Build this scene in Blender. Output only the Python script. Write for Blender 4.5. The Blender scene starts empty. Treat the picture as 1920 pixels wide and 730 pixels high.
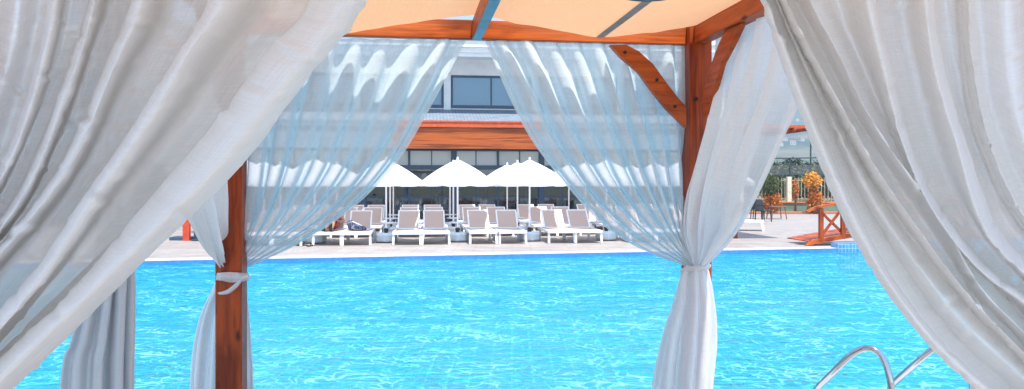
import bpy, math, random
from math import sin, cos, pi, radians as R_, exp
from mathutils import Vector, Matrix, noise
random.seed(7)
SC = bpy.context.scene
COL = SC.collection

# ---------------------------------------------------------------- camera, sky, sun, exposure
CAMH, HOR, F = 1.55, 344.0, 1400.0
cd = bpy.data.cameras.new('camera'); cam = bpy.data.objects.new('camera', cd); COL.objects.link(cam)
cam.location = (0, 0, CAMH); cam.rotation_euler = (pi/2, 0, 0)
cd.sensor_width = 36; cd.lens = 36*F/1920; cd.shift_y = -(365-HOR)/1920
cd.clip_start = 0.05; cd.clip_end = 20000
SC.camera = cam

SUN = Vector((0.16, -0.34, 0.93)).normalized()          # towards the sun
elev = math.asin(SUN.z); azi = math.atan2(SUN.x, SUN.y)
W = bpy.data.worlds.new('World'); SC.world = W; W.use_nodes = True
nt = W.node_tree; nt.nodes.clear()
sky = nt.nodes.new('ShaderNodeTexSky'); sky.sky_type = 'NISHITA'; sky.sun_disc = False
sky.sun_elevation = elev; sky.sun_rotation = azi; sky.air_density = 1.0; sky.dust_density = 0.6
bg = nt.nodes.new('ShaderNodeBackground'); bg.inputs[1].default_value = 0.15
wo = nt.nodes.new('ShaderNodeOutputWorld')
nt.links.new(sky.outputs[0], bg.inputs[0]); nt.links.new(bg.outputs[0], wo.inputs[0])
sd = bpy.data.lights.new('sun', 'SUN'); sd.energy = 4.2; sd.angle = R_(0.5); sd.color = (1, 0.96, 0.9)
so = bpy.data.objects.new('sun', sd); COL.objects.link(so)
so.rotation_euler = (-SUN).to_track_quat('-Z', 'Y').to_euler(); so.location = (0, -5, 20)
vs = SC.view_settings; vs.view_transform = 'Standard'; vs.look = 'None'; vs.exposure = 1.35; vs.gamma = 1
vs.use_curve_mapping = False
SC.cycles.max_bounces = 12; SC.cycles.transparent_max_bounces = 24; SC.cycles.diffuse_bounces = 5
SC.cycles.sample_clamp_indirect = 6; SC.cycles.volume_bounces = 0
SC.cycles.use_denoising = True

# ---------------------------------------------------------------- calibration helpers
def P(px, py, Y): return Vector(((px-960)/F*Y, Y, CAMH-(py-HOR)/F*Y))
def G(px, py, z=0.0):
    Y = (CAMH-z)*F/(py-HOR); return Vector(((px-960)/F*Y, Y, z))
RA = R_(7.0); RC, RS = cos(RA), sin(RA)
def S(px, t):
    k = (px-960)/F; return (k*RC*t + RS*t)/(RC-RS*k)
def RW(s, t, z=0): return Vector((s*RC-t*RS, s*RS+t*RC, z))

# ---------------------------------------------------------------- materials
def newmat(name):
    m = bpy.data.materials.new(name); m.use_nodes = True; m.node_tree.nodes.clear()
    o = m.node_tree.nodes.new('ShaderNodeOutputMaterial'); return m, m.node_tree, o
def N(nt, typ, **kw):
    n = nt.nodes.new(typ)
    for k, v in kw.items():
        if k in n.inputs: n.inputs[k].default_value = v
        else: setattr(n, k, v)
    return n
def L(nt, a, b): nt.links.new(a, b)
def ramp(nt, fac, stops):
    r = nt.nodes.new('ShaderNodeValToRGB'); cr = r.color_ramp
    while len(cr.elements) < len(stops): cr.elements.new(0.5)
    for e, (p, c) in zip(cr.elements, stops): e.position = p; e.color = (*c, 1)
    L(nt, fac, r.inputs[0]); return r.outputs[0]
def simple(name, col, rough=0.6, metal=0.0, var=0.12, scale=8.0, bump=0.0, spec=0.5, stretch=(1,1,1), darker=None):
    m, nt, o = newmat(name)
    b = N(nt, 'ShaderNodeBsdfPrincipled', Roughness=rough, Metallic=metal)
    b.inputs['Specular IOR Level'].default_value = spec
    tc = N(nt, 'ShaderNodeTexCoord'); mp = N(nt, 'ShaderNodeMapping'); mp.inputs['Scale'].default_value = stretch
    L(nt, tc.outputs['Object'], mp.inputs[0])
    nz = N(nt, 'ShaderNodeTexNoise', Scale=scale, Detail=6.0); L(nt, mp.outputs[0], nz.inputs['Vector'])
    lo = darker or tuple(c*(1-var*2) for c in col); hi = tuple(min(1, c*(1+var)) for c in col)
    L(nt, ramp(nt, nz.outputs[0], [(0.3, lo), (0.5, col), (0.72, hi)]), b.inputs['Base Color'])
    if bump:
        bp = N(nt, 'ShaderNodeBump', Strength=bump, Distance=0.01); L(nt, nz.outputs[0], bp.inputs['Height']); L(nt, bp.outputs[0], b.inputs['Normal'])
    L(nt, b.outputs[0], o.inputs[0]); return m
def wood(name, col, dark, axis, knots=True, rough=0.45):
    m, nt, o = newmat(name)
    b = N(nt, 'ShaderNodeBsdfPrincipled', Roughness=rough); b.inputs['Specular IOR Level'].default_value = 0.35
    tc = N(nt, 'ShaderNodeTexCoord'); mp = N(nt, 'ShaderNodeMapping')
    s = [22, 22, 22]; s[axis] = 1.3; mp.inputs['Scale'].default_value = s
    L(nt, tc.outputs['Object'], mp.inputs[0])
    n1 = N(nt, 'ShaderNodeTexNoise', Scale=1.6, Detail=8.0, Distortion=1.2); L(nt, mp.outputs[0], n1.inputs['Vector'])
    mp2 = N(nt, 'ShaderNodeMapping'); s2 = [5, 5, 5]; s2[axis] = 1.6; mp2.inputs['Scale'].default_value = s2
    L(nt, tc.outputs['Object'], mp2.inputs[0])
    n2 = N(nt, 'ShaderNodeTexNoise', Scale=1.4, Detail=4.0); L(nt, mp2.outputs[0], n2.inputs['Vector'])
    c1 = ramp(nt, n1.outputs[0], [(0.3, dark), (0.5, col), (0.75, tuple(min(1, c*1.35) for c in col))])
    c2 = ramp(nt, n2.outputs[0], [(0.36, (0.30, 0.22, 0.2)), (0.5, (1, 1, 1)), (0.8, (1.0, 1.0, 1.0))])
    mx = N(nt, 'ShaderNodeMix', data_type='RGBA', blend_type='MULTIPLY'); mx.inputs[0].default_value = 0.75
    L(nt, c1, mx.inputs[6]); L(nt, c2, mx.inputs[7]); last = mx.outputs[2]
    if knots:
        v = N(nt, 'ShaderNodeTexVoronoi', Scale=1.0); mp3 = N(nt, 'ShaderNodeMapping'); s3 = [7, 7, 7]; s3[axis] = 3.0
        mp3.inputs['Scale'].default_value = s3; L(nt, tc.outputs['Object'], mp3.inputs[0]); L(nt, mp3.outputs[0], v.inputs['Vector'])
        k = ramp(nt, v.outputs['Distance'], [(0.06, (0.12, 0.08, 0.06)), (0.13, (1, 1, 1)), (1, (1, 1, 1))])
        m2 = N(nt, 'ShaderNodeMix', data_type='RGBA', blend_type='MULTIPLY'); m2.inputs[0].default_value = 0.9
        L(nt, last, m2.inputs[6]); L(nt, k, m2.inputs[7]); last = m2.outputs[2]
    L(nt, last, b.inputs['Base Color'])
    bp = N(nt, 'ShaderNodeBump', Strength=0.25, Distance=0.004); L(nt, n1.outputs[0], bp.inputs['Height']); L(nt, bp.outputs[0], b.inputs['Normal'])
    L(nt, b.outputs[0], o.inputs[0]); return m
def cloth_mat(name, col, t0, trans=0.4, streak=1.0, sheen=True):
    """woven voile: what passes straight through falls off with the thread length crossed"""
    m, nt, o = newmat(name)
    tc = N(nt, 'ShaderNodeTexCoord'); mp = N(nt, 'ShaderNodeMapping'); mp.inputs['Scale'].default_value = (260, 7, 1)
    L(nt, tc.outputs['UV'], mp.inputs[0])
    n1 = N(nt, 'ShaderNodeTexNoise', Scale=1.0, Detail=4.0); L(nt, mp.outputs[0], n1.inputs['Vector'])
    mp2 = N(nt, 'ShaderNodeMapping'); mp2.inputs['Scale'].default_value = (10, 260, 1); L(nt, tc.outputs['UV'], mp2.inputs[0])
    n2 = N(nt, 'ShaderNodeTexNoise', Scale=1.0, Detail=3.0); L(nt, mp2.outputs[0], n2.inputs['Vector'])
    add = N(nt, 'ShaderNodeMath', operation='ADD'); L(nt, n1.outputs[0], add.inputs[0]); L(nt, n2.outputs[0], add.inputs[1])
    n3 = N(nt, 'ShaderNodeTexNoise', Scale=5.0, Detail=5.0); L(nt, tc.outputs['UV'], n3.inputs['Vector'])
    bp = N(nt, 'ShaderNodeBump', Strength=0.22*streak, Distance=0.004); L(nt, add.outputs[0], bp.inputs['Height'])
    bp2 = N(nt, 'ShaderNodeBump', Strength=0.25, Distance=0.02); L(nt, n3.outputs[0], bp2.inputs['Height']); L(nt, bp.outputs[0], bp2.inputs['Normal'])
    hlf = N(nt, 'ShaderNodeMath', operation='MULTIPLY'); hlf.inputs[1].default_value = 0.5; L(nt, add.outputs[0], hlf.inputs[0])
    c = ramp(nt, hlf.outputs[0], [(0.3, tuple(x*0.90 for x in col)), (0.55, col), (0.75, tuple(min(1, x*1.06) for x in col))])
    d = N(nt, 'ShaderNodeBsdfDiffuse'); L(nt, c, d.inputs[0]); L(nt, bp2.outputs[0], d.inputs['Normal'])
    t = N(nt, 'ShaderNodeBsdfTranslucent'); L(nt, c, t.inputs[0]); L(nt, bp2.outputs[0], t.inputs['Normal'])
    mx = N(nt, 'ShaderNodeMixShader'); mx.inputs[0].default_value = trans; L(nt, d.outputs[0], mx.inputs[1]); L(nt, t.outputs[0], mx.inputs[2])
    last = mx.outputs[0]
    if sheen:
        g = N(nt, 'ShaderNodeBsdfGlossy', Roughness=0.38); L(nt, bp2.outputs[0], g.inputs['Normal']); g.inputs[0].default_value = (0.9, 0.9, 0.9, 1)
        ms = N(nt, 'ShaderNodeMixShader'); ms.inputs[0].default_value = 0.14; L(nt, last, ms.inputs[1]); L(nt, g.outputs[0], ms.inputs[2]); last = ms.outputs[0]
    if t0 > 0:
        ge = N(nt, 'ShaderNodeNewGeometry')
        dt = N(nt, 'ShaderNodeVectorMath', operation='DOT_PRODUCT'); L(nt, ge.outputs['Normal'], dt.inputs[0]); L(nt, ge.outputs['Incoming'], dt.inputs[1])
        ab = N(nt, 'ShaderNodeMath', operation='ABSOLUTE'); L(nt, dt.outputs['Value'], ab.inputs[0])
        mn = N(nt, 'ShaderNodeMath', operation='MAXIMUM'); mn.inputs[1].default_value = 0.08; L(nt, ab.outputs[0], mn.inputs[0])
        iv = N(nt, 'ShaderNodeMath', operation='DIVIDE'); iv.inputs[0].default_value = 1.0; L(nt, mn.outputs[0], iv.inputs[1])
        pw = N(nt, 'ShaderNodeMath', operation='POWER'); pw.inputs[0].default_value = t0; L(nt, iv.outputs[0], pw.inputs[1])
        wv = N(nt, 'ShaderNodeMapRange'); wv.inputs['From Min'].default_value = 0.3; wv.inputs['From Max'].default_value = 0.7
        wv.inputs['To Min'].default_value = 1.2; wv.inputs['To Max'].default_value = 0.8; L(nt, hlf.outputs[0], wv.inputs['Value'])
        ml = N(nt, 'ShaderNodeMath', operation='MULTIPLY'); L(nt, pw.outputs[0], ml.inputs[0]); L(nt, wv.outputs[0], ml.inputs[1])
        tr = N(nt, 'ShaderNodeBsdfTransparent')
        m3 = N(nt, 'ShaderNodeMixShader'); L(nt, ml.outputs[0], m3.inputs[0]); L(nt, last, m3.inputs[1]); L(nt, tr.outputs[0], m3.inputs[2]); last = m3.outputs[0]
    L(nt, last, o.inputs[0]); return m
def brick(name, c1, c2, mortar, bw, bh, ms, off=0.5, rough=0.6, bump=0.2, noise_amt=0.15, coord='Object'):
    m, nt, o = newmat(name)
    tc = N(nt, 'ShaderNodeTexCoord')
    br = N(nt, 'ShaderNodeTexBrick', Scale=1.0); br.inputs['Color1'].default_value = (*c1, 1); br.inputs['Color2'].default_value = (*c2, 1); br.inputs['Mortar'].default_value = (*mortar, 1)
    br.inputs['Brick Width'].default_value = bw; br.inputs['Row Height'].default_value = bh; br.inputs['Mortar Size'].default_value = ms; br.offset = off
    L(nt, tc.outputs[coord], br.inputs['Vector'])
    nz = N(nt, 'ShaderNodeTexNoise', Scale=1.7, Detail=8.0); L(nt, tc.outputs[coord], nz.inputs['Vector'])
    nc = ramp(nt, nz.outputs[0], [(0.25, (1-noise_amt*2,)*3), (0.7, (1, 1, 1))])
    mx = N(nt, 'ShaderNodeMix', data_type='RGBA', blend_type='MULTIPLY'); mx.inputs[0].default_value = 1
    L(nt, br.outputs[0], mx.inputs[6]); L(nt, nc, mx.inputs[7])
    b = N(nt, 'ShaderNodeBsdfPrincipled', Roughness=rough); L(nt, mx.outputs[2], b.inputs['Base Color'])
    bp = N(nt, 'ShaderNodeBump', Strength=bump, Distance=0.01); bp.invert = True; L(nt, br.outputs[1], bp.inputs['Height']); L(nt, bp.outputs[0], b.inputs['Normal'])
    L(nt, b.outputs[0], o.inputs[0]); return m

M = {}
M['wood_z'] = wood('stained_wood_upright', (0.34, 0.055, 0.006), (0.20, 0.030, 0.004), 2)
M['wood_x'] = wood('stained_wood_along', (0.46, 0.095, 0.012), (0.30, 0.055, 0.007), 0)
M['wood_y'] = wood('stained_wood_across', (0.44, 0.085, 0.011), (0.28, 0.048, 0.006), 1)
M['cedar'] = wood('cedar_fascia', (0.40, 0.09, 0.014), (0.28, 0.055, 0.009), 0)
for n_ in M['cedar'].node_tree.nodes:
    if n_.type == 'MAPPING': n_.inputs['Scale'].default_value = (0.35, 6, 9)
M['cedar_trim'] = simple('cedar_trim', (0.55, 0.09, 0.02), 0.5)
M['near_cloth'] = cloth_mat('thick_voile', (0.93, 0.91, 0.88), 0.15, 0.40, 1.0)
M['far_cloth'] = cloth_mat('thin_voile', (0.76, 0.86, 0.89), 0.31, 0.34, 0.5, False)  # cool tint is the pool's blue light put into white cloth
M['side_cloth'] = cloth_mat('side_voile', (0.86, 0.88, 0.88), 0.20, 0.38, 0.5, False)
M['tail_cloth'] = cloth_mat('gathered_voile', (0.82, 0.84, 0.85), 0.10, 0.4, 0.5)
M['shade_grey_cloth'] = cloth_mat('voile_toned_for_shade', (0.50, 0.515, 0.54), 0.08, 0.3, 0.5)  # same white voile, with its shade put into a darker colour
M['canopy'] = cloth_mat('canopy_canvas', (0.86, 0.49, 0.27), 0.0, 0.30, 0.3, False)
M['strap'] = simple('canopy_strap', (0.30, 0.27, 0.25), 0.8)
M['chrome'] = simple('polished_steel', (0.50, 0.51, 0.53), 0.05, 1.0, 0.02)
M['navy'] = simple('navy_metal', (0.035, 0.075, 0.13), 0.35, 0.0, 0.1)
M['white'] = simple('white_resin', (0.82, 0.83, 0.84), 0.35, 0, 0.03)
M['whitewall'] = simple('white_render', (0.78, 0.80, 0.80), 0.8, 0, 0.04, 3.0, 0.1)
M['sling'] = brick('taupe_sling', (0.58, 0.43, 0.36), (0.60, 0.45, 0.375), (0.48, 0.36, 0.30), 0.012, 0.012, 0.0015, 0, 0.7, 0.1, 0.04)
M['parasol'] = cloth_mat('parasol_canvas', (0.86, 0.86, 0.88), 0.0, 0.35, 0.3, False)
M['pale_plastic'] = simple('pale_blue_grey_plastic', (0.62, 0.70, 0.74), 0.45, 0, 0.06)
M['black'] = simple('black_plastic', (0.012, 0.012, 0.014), 0.4)
M['dark'] = simple('dark_interior', (0.16, 0.13, 0.11), 0.8)
M['skin'] = simple('tanned_skin', (0.42, 0.19, 0.10), 0.5, 0, 0.08)
M['hair'] = simple('dark_hair', (0.03, 0.02, 0.015), 0.5)
M['shirt'] = simple('grey_blue_shirt', (0.32, 0.36, 0.40), 0.8)
M['shirt_red'] = simple('red_shirt', (0.50, 0.09, 0.05), 0.8)
M['table_orange'] = simple('orange_tablecloth', (0.55, 0.16, 0.05), 0.7)
M['linen'] = simple('white_linen', (0.75, 0.77, 0.8), 0.8)
M['coping'] = brick('white_stone_coping', (0.66, 0.64, 0.62), (0.60, 0.585, 0.565), (0.30, 0.29, 0.28), 0.62, 2.0, 0.008, 0.0, 0.55, 0.1, 0.06)
M['tile'] = brick('travertine_tiles', (0.40, 0.355, 0.325), (0.33, 0.29, 0.265), (0.22, 0.19, 0.17), 0.9, 0.22, 0.010, 0.5, 0.55, 0.1, 0.12)
M['roof_tile'] = brick('slate_roof_tiles', (0.30, 0.36, 0.42), (0.22, 0.27, 0.33), (0.10, 0.13, 0.17), 0.26, 0.16, 0.02, 0.5, 0.5, 0.5, 0.1)
M['mosaic'] = brick('pool_mosaic', (0.004, 0.44, 0.52), (0.008, 0.50, 0.57), (0.30, 0.78, 0.85), 0.33, 0.33, 0.022, 0, 0.4, 0.0, 0.12)
M['mosaic_wall'] = brick('waterline_mosaic', (0.02, 0.12, 0.50), (0.05, 0.22, 0.62), (0.3, 0.45, 0.7), 0.10, 0.10, 0.008, 0, 0.3, 0.0, 0.05)
M['mosaic_pale'] = brick('pale_mosaic', (0.16, 0.42, 0.72), (0.24, 0.52, 0.80), (0.5, 0.65, 0.8), 0.12, 0.12, 0.012, 0, 0.3, 0.0, 0.05)
M['red_edge'] = simple('terracotta_kerb', (0.60, 0.20, 0.11), 0.7)
M['grass'] = simple('dry_grass', (0.36, 0.26, 0.03), 0.9, 0, 0.4, 30, 0.4, darker=(0.10, 0.14, 0.02))
M['green_wall'] = simple('grey_green_render', (0.14, 0.21, 0.19), 0.8, 0, 0.1, 2)
M['cream'] = simple('cream_paint', (0.72, 0.68, 0.55), 0.6)
M['steel_dark'] = simple('dark_green_steel', (0.03, 0.055, 0.055), 0.45)
M['bark'] = simple('bark', (0.16, 0.10, 0.06), 0.9, 0, 0.3, 20, 0.5)
M['leaf_orange'] = simple('orange_leaves', (0.72, 0.31, 0.02), 0.6, 0, 0.4, 9)
M['leaf_rust'] = simple('rust_leaves', (0.55, 0.17, 0.015), 0.6, 0, 0.4, 9)
M['leaf_green'] = simple('olive_leaves', (0.07, 0.10, 0.02), 0.6, 0, 0.5, 3)
M['leaf_dark'] = simple('dark_leaves', (0.035, 0.06, 0.02), 0.6, 0, 0.5, 3)
M['bag'] = brick('navy_bag_cloth', (0.008, 0.018, 0.07), (0.012, 0.028, 0.10), (0.25, 0.28, 0.33), 0.06, 0.05, 0.004, 0.5, 0.7, 0.0, 0.1)
M['red_paint'] = simple('red_paint', (0.55, 0.06, 0.02), 0.5)
M['brown_rattan'] = simple('brown_rattan', (0.20, 0.08, 0.04), 0.6)
M['charcoal_rattan'] = simple('charcoal_rattan', (0.03, 0.032, 0.04), 0.6)

def glass_mat(name, tint, refl, body=None, bodyf=0.0):
    m, nt, o = newmat(name)
    tr = N(nt, 'ShaderNodeBsdfTransparent'); tr.inputs[0].default_value = (*tint, 1)
    gl = N(nt, 'ShaderNodeBsdfGlossy', Roughness=0.02); gl.inputs[0].default_value = (0.85, 0.93, 1, 1)
    tc = N(nt, 'ShaderNodeTexCoord'); nz = N(nt, 'ShaderNodeTexNoise', Scale=0.7); L(nt, tc.outputs['Object'], nz.inputs['Vector'])
    bp = N(nt, 'ShaderNodeBump', Strength=0.04, Distance=0.05); L(nt, nz.outputs[0], bp.inputs['Height']); L(nt, bp.outputs[0], gl.inputs['Normal'])
    last = tr.outputs[0]
    if body:
        d = N(nt, 'ShaderNodeBsdfDiffuse'); d.inputs[0].default_value = (*body, 1)
        mb = N(nt, 'ShaderNodeMixShader'); mb.inputs[0].default_value = bodyf; L(nt, last, mb.inputs[1]); L(nt, d.outputs[0], mb.inputs[2]); last = mb.outputs[0]
    fr = N(nt, 'ShaderNodeFresnel', IOR=refl)
    mx = N(nt, 'ShaderNodeMixShader'); L(nt, fr.outputs[0], mx.inputs[0]); L(nt, last, mx.inputs[1]); L(nt, gl.outputs[0], mx.inputs[2])
    L(nt, mx.outputs[0], o.inputs[0]); return m
M['glass'] = glass_mat('clear_glass', (0.78, 0.88, 0.95), 2.2)
M['glass_up'] = glass_mat('blind_backed_glass', (0.2, 0.3, 0.4), 1.8, (0.17, 0.29, 0.38), 0.9)
M['glass_band'] = glass_mat('curtained_glass', (0.5, 0.6, 0.7), 1.7, (0.55, 0.62, 0.66), 0.9)

def water_mat():
    m, nt, o = newmat('pool_water')
    tc = N(nt, 'ShaderNodeTexCoord')
    mp = N(nt, 'ShaderNodeMapping'); mp.inputs['Scale'].default_value = (0.75, 1.25, 1); L(nt, tc.outputs['Object'], mp.inputs[0])
    n1 = N(nt, 'ShaderNodeTexNoise', Scale=4.2, Detail=5.0, Distortion=0.9); L(nt, mp.outputs[0], n1.inputs['Vector'])
    n2 = N(nt, 'ShaderNodeTexNoise', Scale=13.0, Detail=4.0, Distortion=0.6); L(nt, mp.outputs[0], n2.inputs['Vector'])
    a = N(nt, 'ShaderNodeMath', operation='MULTIPLY_ADD'); a.inputs[1].default_value = 0.38; L(nt, n2.outputs[0], a.inputs[0]); L(nt, n1.outputs[0], a.inputs[2])
    n3 = N(nt, 'ShaderNodeTexNoise', Scale=1.3, Detail=2.0, Distortion=0.5); L(nt, mp.outputs[0], n3.inputs['Vector'])
    a3 = N(nt, 'ShaderNodeMath', operation='MULTIPLY_ADD'); a3.inputs[1].default_value = 0.9; L(nt, n3.outputs[0], a3.inputs[0]); L(nt, a.outputs[0], a3.inputs[2])
    bp = N(nt, 'ShaderNodeBump', Strength=1.0, Distance=0.12); L(nt, a3.outputs[0], bp.inputs['Height'])
    # painted caustics: a voronoi net stands in for light gathered by ripples
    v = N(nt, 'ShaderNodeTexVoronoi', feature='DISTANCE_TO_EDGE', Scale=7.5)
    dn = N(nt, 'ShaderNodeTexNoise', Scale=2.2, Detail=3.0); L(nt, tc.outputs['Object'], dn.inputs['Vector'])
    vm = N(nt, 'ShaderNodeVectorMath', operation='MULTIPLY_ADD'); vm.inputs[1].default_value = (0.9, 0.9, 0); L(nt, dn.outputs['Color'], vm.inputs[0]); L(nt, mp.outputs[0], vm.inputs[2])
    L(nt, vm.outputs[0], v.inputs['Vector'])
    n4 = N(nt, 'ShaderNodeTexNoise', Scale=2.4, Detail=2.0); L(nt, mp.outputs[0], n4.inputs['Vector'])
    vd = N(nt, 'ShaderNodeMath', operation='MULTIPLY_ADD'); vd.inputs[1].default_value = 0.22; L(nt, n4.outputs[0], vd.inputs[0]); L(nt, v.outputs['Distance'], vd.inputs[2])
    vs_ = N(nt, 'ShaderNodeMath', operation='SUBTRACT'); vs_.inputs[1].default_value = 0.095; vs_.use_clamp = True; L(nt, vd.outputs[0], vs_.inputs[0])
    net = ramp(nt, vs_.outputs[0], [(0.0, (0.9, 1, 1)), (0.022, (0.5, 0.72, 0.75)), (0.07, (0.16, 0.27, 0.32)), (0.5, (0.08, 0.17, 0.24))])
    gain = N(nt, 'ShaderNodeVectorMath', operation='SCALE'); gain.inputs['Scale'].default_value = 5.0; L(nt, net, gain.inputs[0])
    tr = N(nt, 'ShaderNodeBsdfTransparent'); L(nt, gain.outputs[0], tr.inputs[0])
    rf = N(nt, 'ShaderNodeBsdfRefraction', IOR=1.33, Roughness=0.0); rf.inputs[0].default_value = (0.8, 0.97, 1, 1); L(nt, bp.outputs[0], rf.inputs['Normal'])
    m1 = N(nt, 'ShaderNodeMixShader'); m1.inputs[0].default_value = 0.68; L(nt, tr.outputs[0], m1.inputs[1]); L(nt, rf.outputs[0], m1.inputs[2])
    cc = ramp(nt, net, [(0.10, (0.0, 0.20, 0.33)), (0.34, (0.015, 0.50, 0.58)), (0.9, (0.72, 0.95, 0.95))])  # bright caustic lines painted into the diffuse water colour
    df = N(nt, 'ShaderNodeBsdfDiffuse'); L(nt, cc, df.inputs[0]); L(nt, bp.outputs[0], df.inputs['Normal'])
    m2 = N(nt, 'ShaderNodeMixShader'); m2.inputs[0].default_value = 0.34; L(nt, m1.outputs[0], m2.inputs[1]); L(nt, df.outputs[0], m2.inputs[2])
    gl = N(nt, 'ShaderNodeBsdfGlossy', Roughness=0.03); L(nt, bp.outputs[0], gl.inputs['Normal'])
    fr = N(nt, 'ShaderNodeFresnel', IOR=1.33); L(nt, bp.outputs[0], fr.inputs['Normal'])
    m3 = N(nt, 'ShaderNodeMixShader'); L(nt, fr.outputs[0], m3.inputs[0]); L(nt, m2.outputs[0], m3.inputs[1]); L(nt, gl.outputs[0], m3.inputs[2])
    L(nt, m3.outputs[0], o.inputs[0]); return m
M['water'] = water_mat()

def dress_mat():
    m, nt, o = newmat('zigzag_knit')
    tc = N(nt, 'ShaderNodeTexCoord'); sp = N(nt, 'ShaderNodeSeparateXYZ'); L(nt, tc.outputs['Object'], sp.inputs[0])
    pp = N(nt, 'ShaderNodeMath', operation='PINGPONG'); pp.inputs[1].default_value = 0.03; L(nt, sp.outputs[0], pp.inputs[0])
    ad = N(nt, 'ShaderNodeMath', operation='ADD'); L(nt, sp.outputs[1], ad.inputs[0]); L(nt, pp.outputs[0], ad.inputs[1])
    md = N(nt, 'ShaderNodeMath', operation='PINGPONG'); md.inputs[1].default_value = 0.07; L(nt, ad.outputs[0], md.inputs[0])
    sc = N(nt, 'ShaderNodeMath', operation='MULTIPLY'); sc.inputs[1].default_value = 14.0; L(nt, md.outputs[0], sc.inputs[0])
    r = N(nt, 'ShaderNodeValToRGB'); r.color_ramp.interpolation = 'CONSTANT'
    for e, (p, c) in zip([r.color_ramp.elements[0], r.color_ramp.elements[1], r.color_ramp.elements.new(0.6)], [(0, (0.34, 0.02, 0.015)), (0.45, (0.8, 0.77, 0.72)), (0.65, (0.12, 0.03, 0.03))]): e.position = p; e.color = (*c, 1)
    L(nt, sc.outputs[0], r.inputs[0]); b = N(nt, 'ShaderNodeBsdfPrincipled', Roughness=0.8); L(nt, r.outputs[0], b.inputs['Base Color']); L(nt, b.outputs[0], o.inputs[0]); return m
M['dress'] = dress_mat()

# ---------------------------------------------------------------- mesh helpers
class MB:
    def __init__(s): s.v = []; s.f = []; s.uv = None; s.sm = False
    def quad(s, *p):
        i = len(s.v); s.v += [Vector(q) for q in p]; s.f.append(list(range(i, i+len(p)))); return s
    def box(s, x0, x1, y0, y1, z0, z1, m=None):
        i = len(s.v)
        pts = [Vector((x, y, z)) for z in (z0, z1) for (x, y) in ((x0, y0), (x1, y0), (x1, y1), (x0, y1))]
        if m is not None: pts = [m @ p for p in pts]
        s.v += pts
        s.f += [[i+a for a in q] for q in ((3,2,1,0), (4,5,6,7), (0,1,5,4), (1,2,6,5), (2,3,7,6), (3,0,4,7))]; return s
    def bar(s, a, b, w, h):
        a, b = Vector(a), Vector(b); d = (b-a); ln = d.length; d.normalize()
        up = Vector((0, 0, 1)) if abs(d.z) < 0.95 else Vector((0, 1, 0))
        x = d.cross(up).normalized(); z = x.cross(d)
        m = Matrix(((x.x, d.x, z.x, a.x), (x.y, d.y, z.y, a.y), (x.z, d.z, z.z, a.z), (0, 0, 0, 1)))
        return s.box(-w/2, w/2, 0, ln, -h/2, h/2, m)
    def tube(s, pts, r, n=8, cap=True):
        pts = [Vector(p) for p in pts]; rs = r if isinstance(r, (list, tuple)) else [r]*len(pts)
        i0 = len(s.v); prev = None
        for k, p in enumerate(pts):
            d = (pts[min(k+1, len(pts)-1)]-pts[max(k-1, 0)]).normalized()
            if prev is None:
                up = Vector((0, 0, 1)) if abs(d.z) < 0.9 else Vector((1, 0, 0)); x = d.cross(up).normalized()
            else: x = (prev-d*prev.dot(d)).normalized()
            prev = x; y = d.cross(x)
            for j in range(n):
                a = 2*pi*j/n; s.v.append(p+(x*cos(a)+y*sin(a))*rs[k])
        for k in range(len(pts)-1):
            for j in range(n):
                a = i0+k*n+j; b = i0+k*n+(j+1) % n; s.f.append([a, b, b+n, a+n])
        if cap:
            s.f.append([i0+j for j in range(n)][::-1]); e = i0+(len(pts)-1)*n; s.f.append([e+j for j in range(n)])
        s.sm = True; return s
    def lathe(s, prof, n=20, c=(0, 0, 0)):
        i0 = len(s.v); c = Vector(c)
        for r, z in prof:
            for j in range(n):
                a = 2*pi*j/n; s.v.append(c+Vector((r*cos(a), r*sin(a), z)))
        for k in range(len(prof)-1):
            for j in range(n):
                a = i0+k*n+j; b = i0+k*n+(j+1) % n; s.f.append([a, b, b+n, a+n])
        s.f.append([i0+j for j in range(n)][::-1]); e = i0+(len(prof)-1)*n; s.f.append([e+j for j in range(n)])
        return s
    def prism(s, poly, off):
        i = len(s.v); n = len(poly); off = Vector(off); s.v += [Vector(p) for p in poly]+[Vector(p)+off for p in poly]
        s.f.append(list(range(i, i+n))[::-1]); s.f.append(list(range(i+n, i+2*n)))
        for k in range(n): s.f.append([i+k, i+(k+1) % n, i+n+(k+1) % n, i+n+k])
        return s
ORI = {}
def link(name, mb, mat, parent=None, smooth=None, bevel=0.0, origin=None, solid=0.0, sub=0):
    me = bpy.data.meshes.new(name)
    sh = Vector((0, 0, 0)); top = parent
    while top is not None and top.name not in ORI and top.parent: top = top.parent
    if parent is not None: sh = ORI.get(top.name, Vector((0, 0, 0)))
    if parent is None and origin is not None: sh = Vector(origin)
    me.from_pydata([tuple(v-sh) for v in mb.v], [], mb.f)
    if mb.uv:
        uvl = me.uv_layers.new(name='UVMap')
        for lp in me.loops: uvl.data[lp.index].uv = mb.uv[lp.vertex_index]
    me.materials.append(mat if not isinstance(mat, str) else M[mat])
    sm = mb.sm if smooth is None else smooth
    if sm:
        me.shade_smooth()
        if not mb.uv and len(mb.f) < 60000:
            try: me.set_sharp_from_angle(angle=R_(38))
            except Exception: pass
    o = bpy.data.objects.new(name, me); COL.objects.link(o)
    if parent is not None: o.parent = parent
    elif origin is not None: o.location = sh
    if bevel:
        b = o.modifiers.new('bevel', 'BEVEL'); b.width = bevel; b.segments = 2; b.limit_method = 'ANGLE'
    if solid:
        b = o.modifiers.new('thickness', 'SOLIDIFY'); b.thickness = solid
    if sub:
        b = o.modifiers.new('smooth', 'SUBSURF'); b.levels = sub; b.render_levels = sub
    return o
def tag(o, label=None, cat=None, group=None, kind=None):
    if label: o['label'] = label
    if cat: o['category'] = cat
    if group: o['group'] = group
    if kind: o['kind'] = kind
    return o
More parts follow.
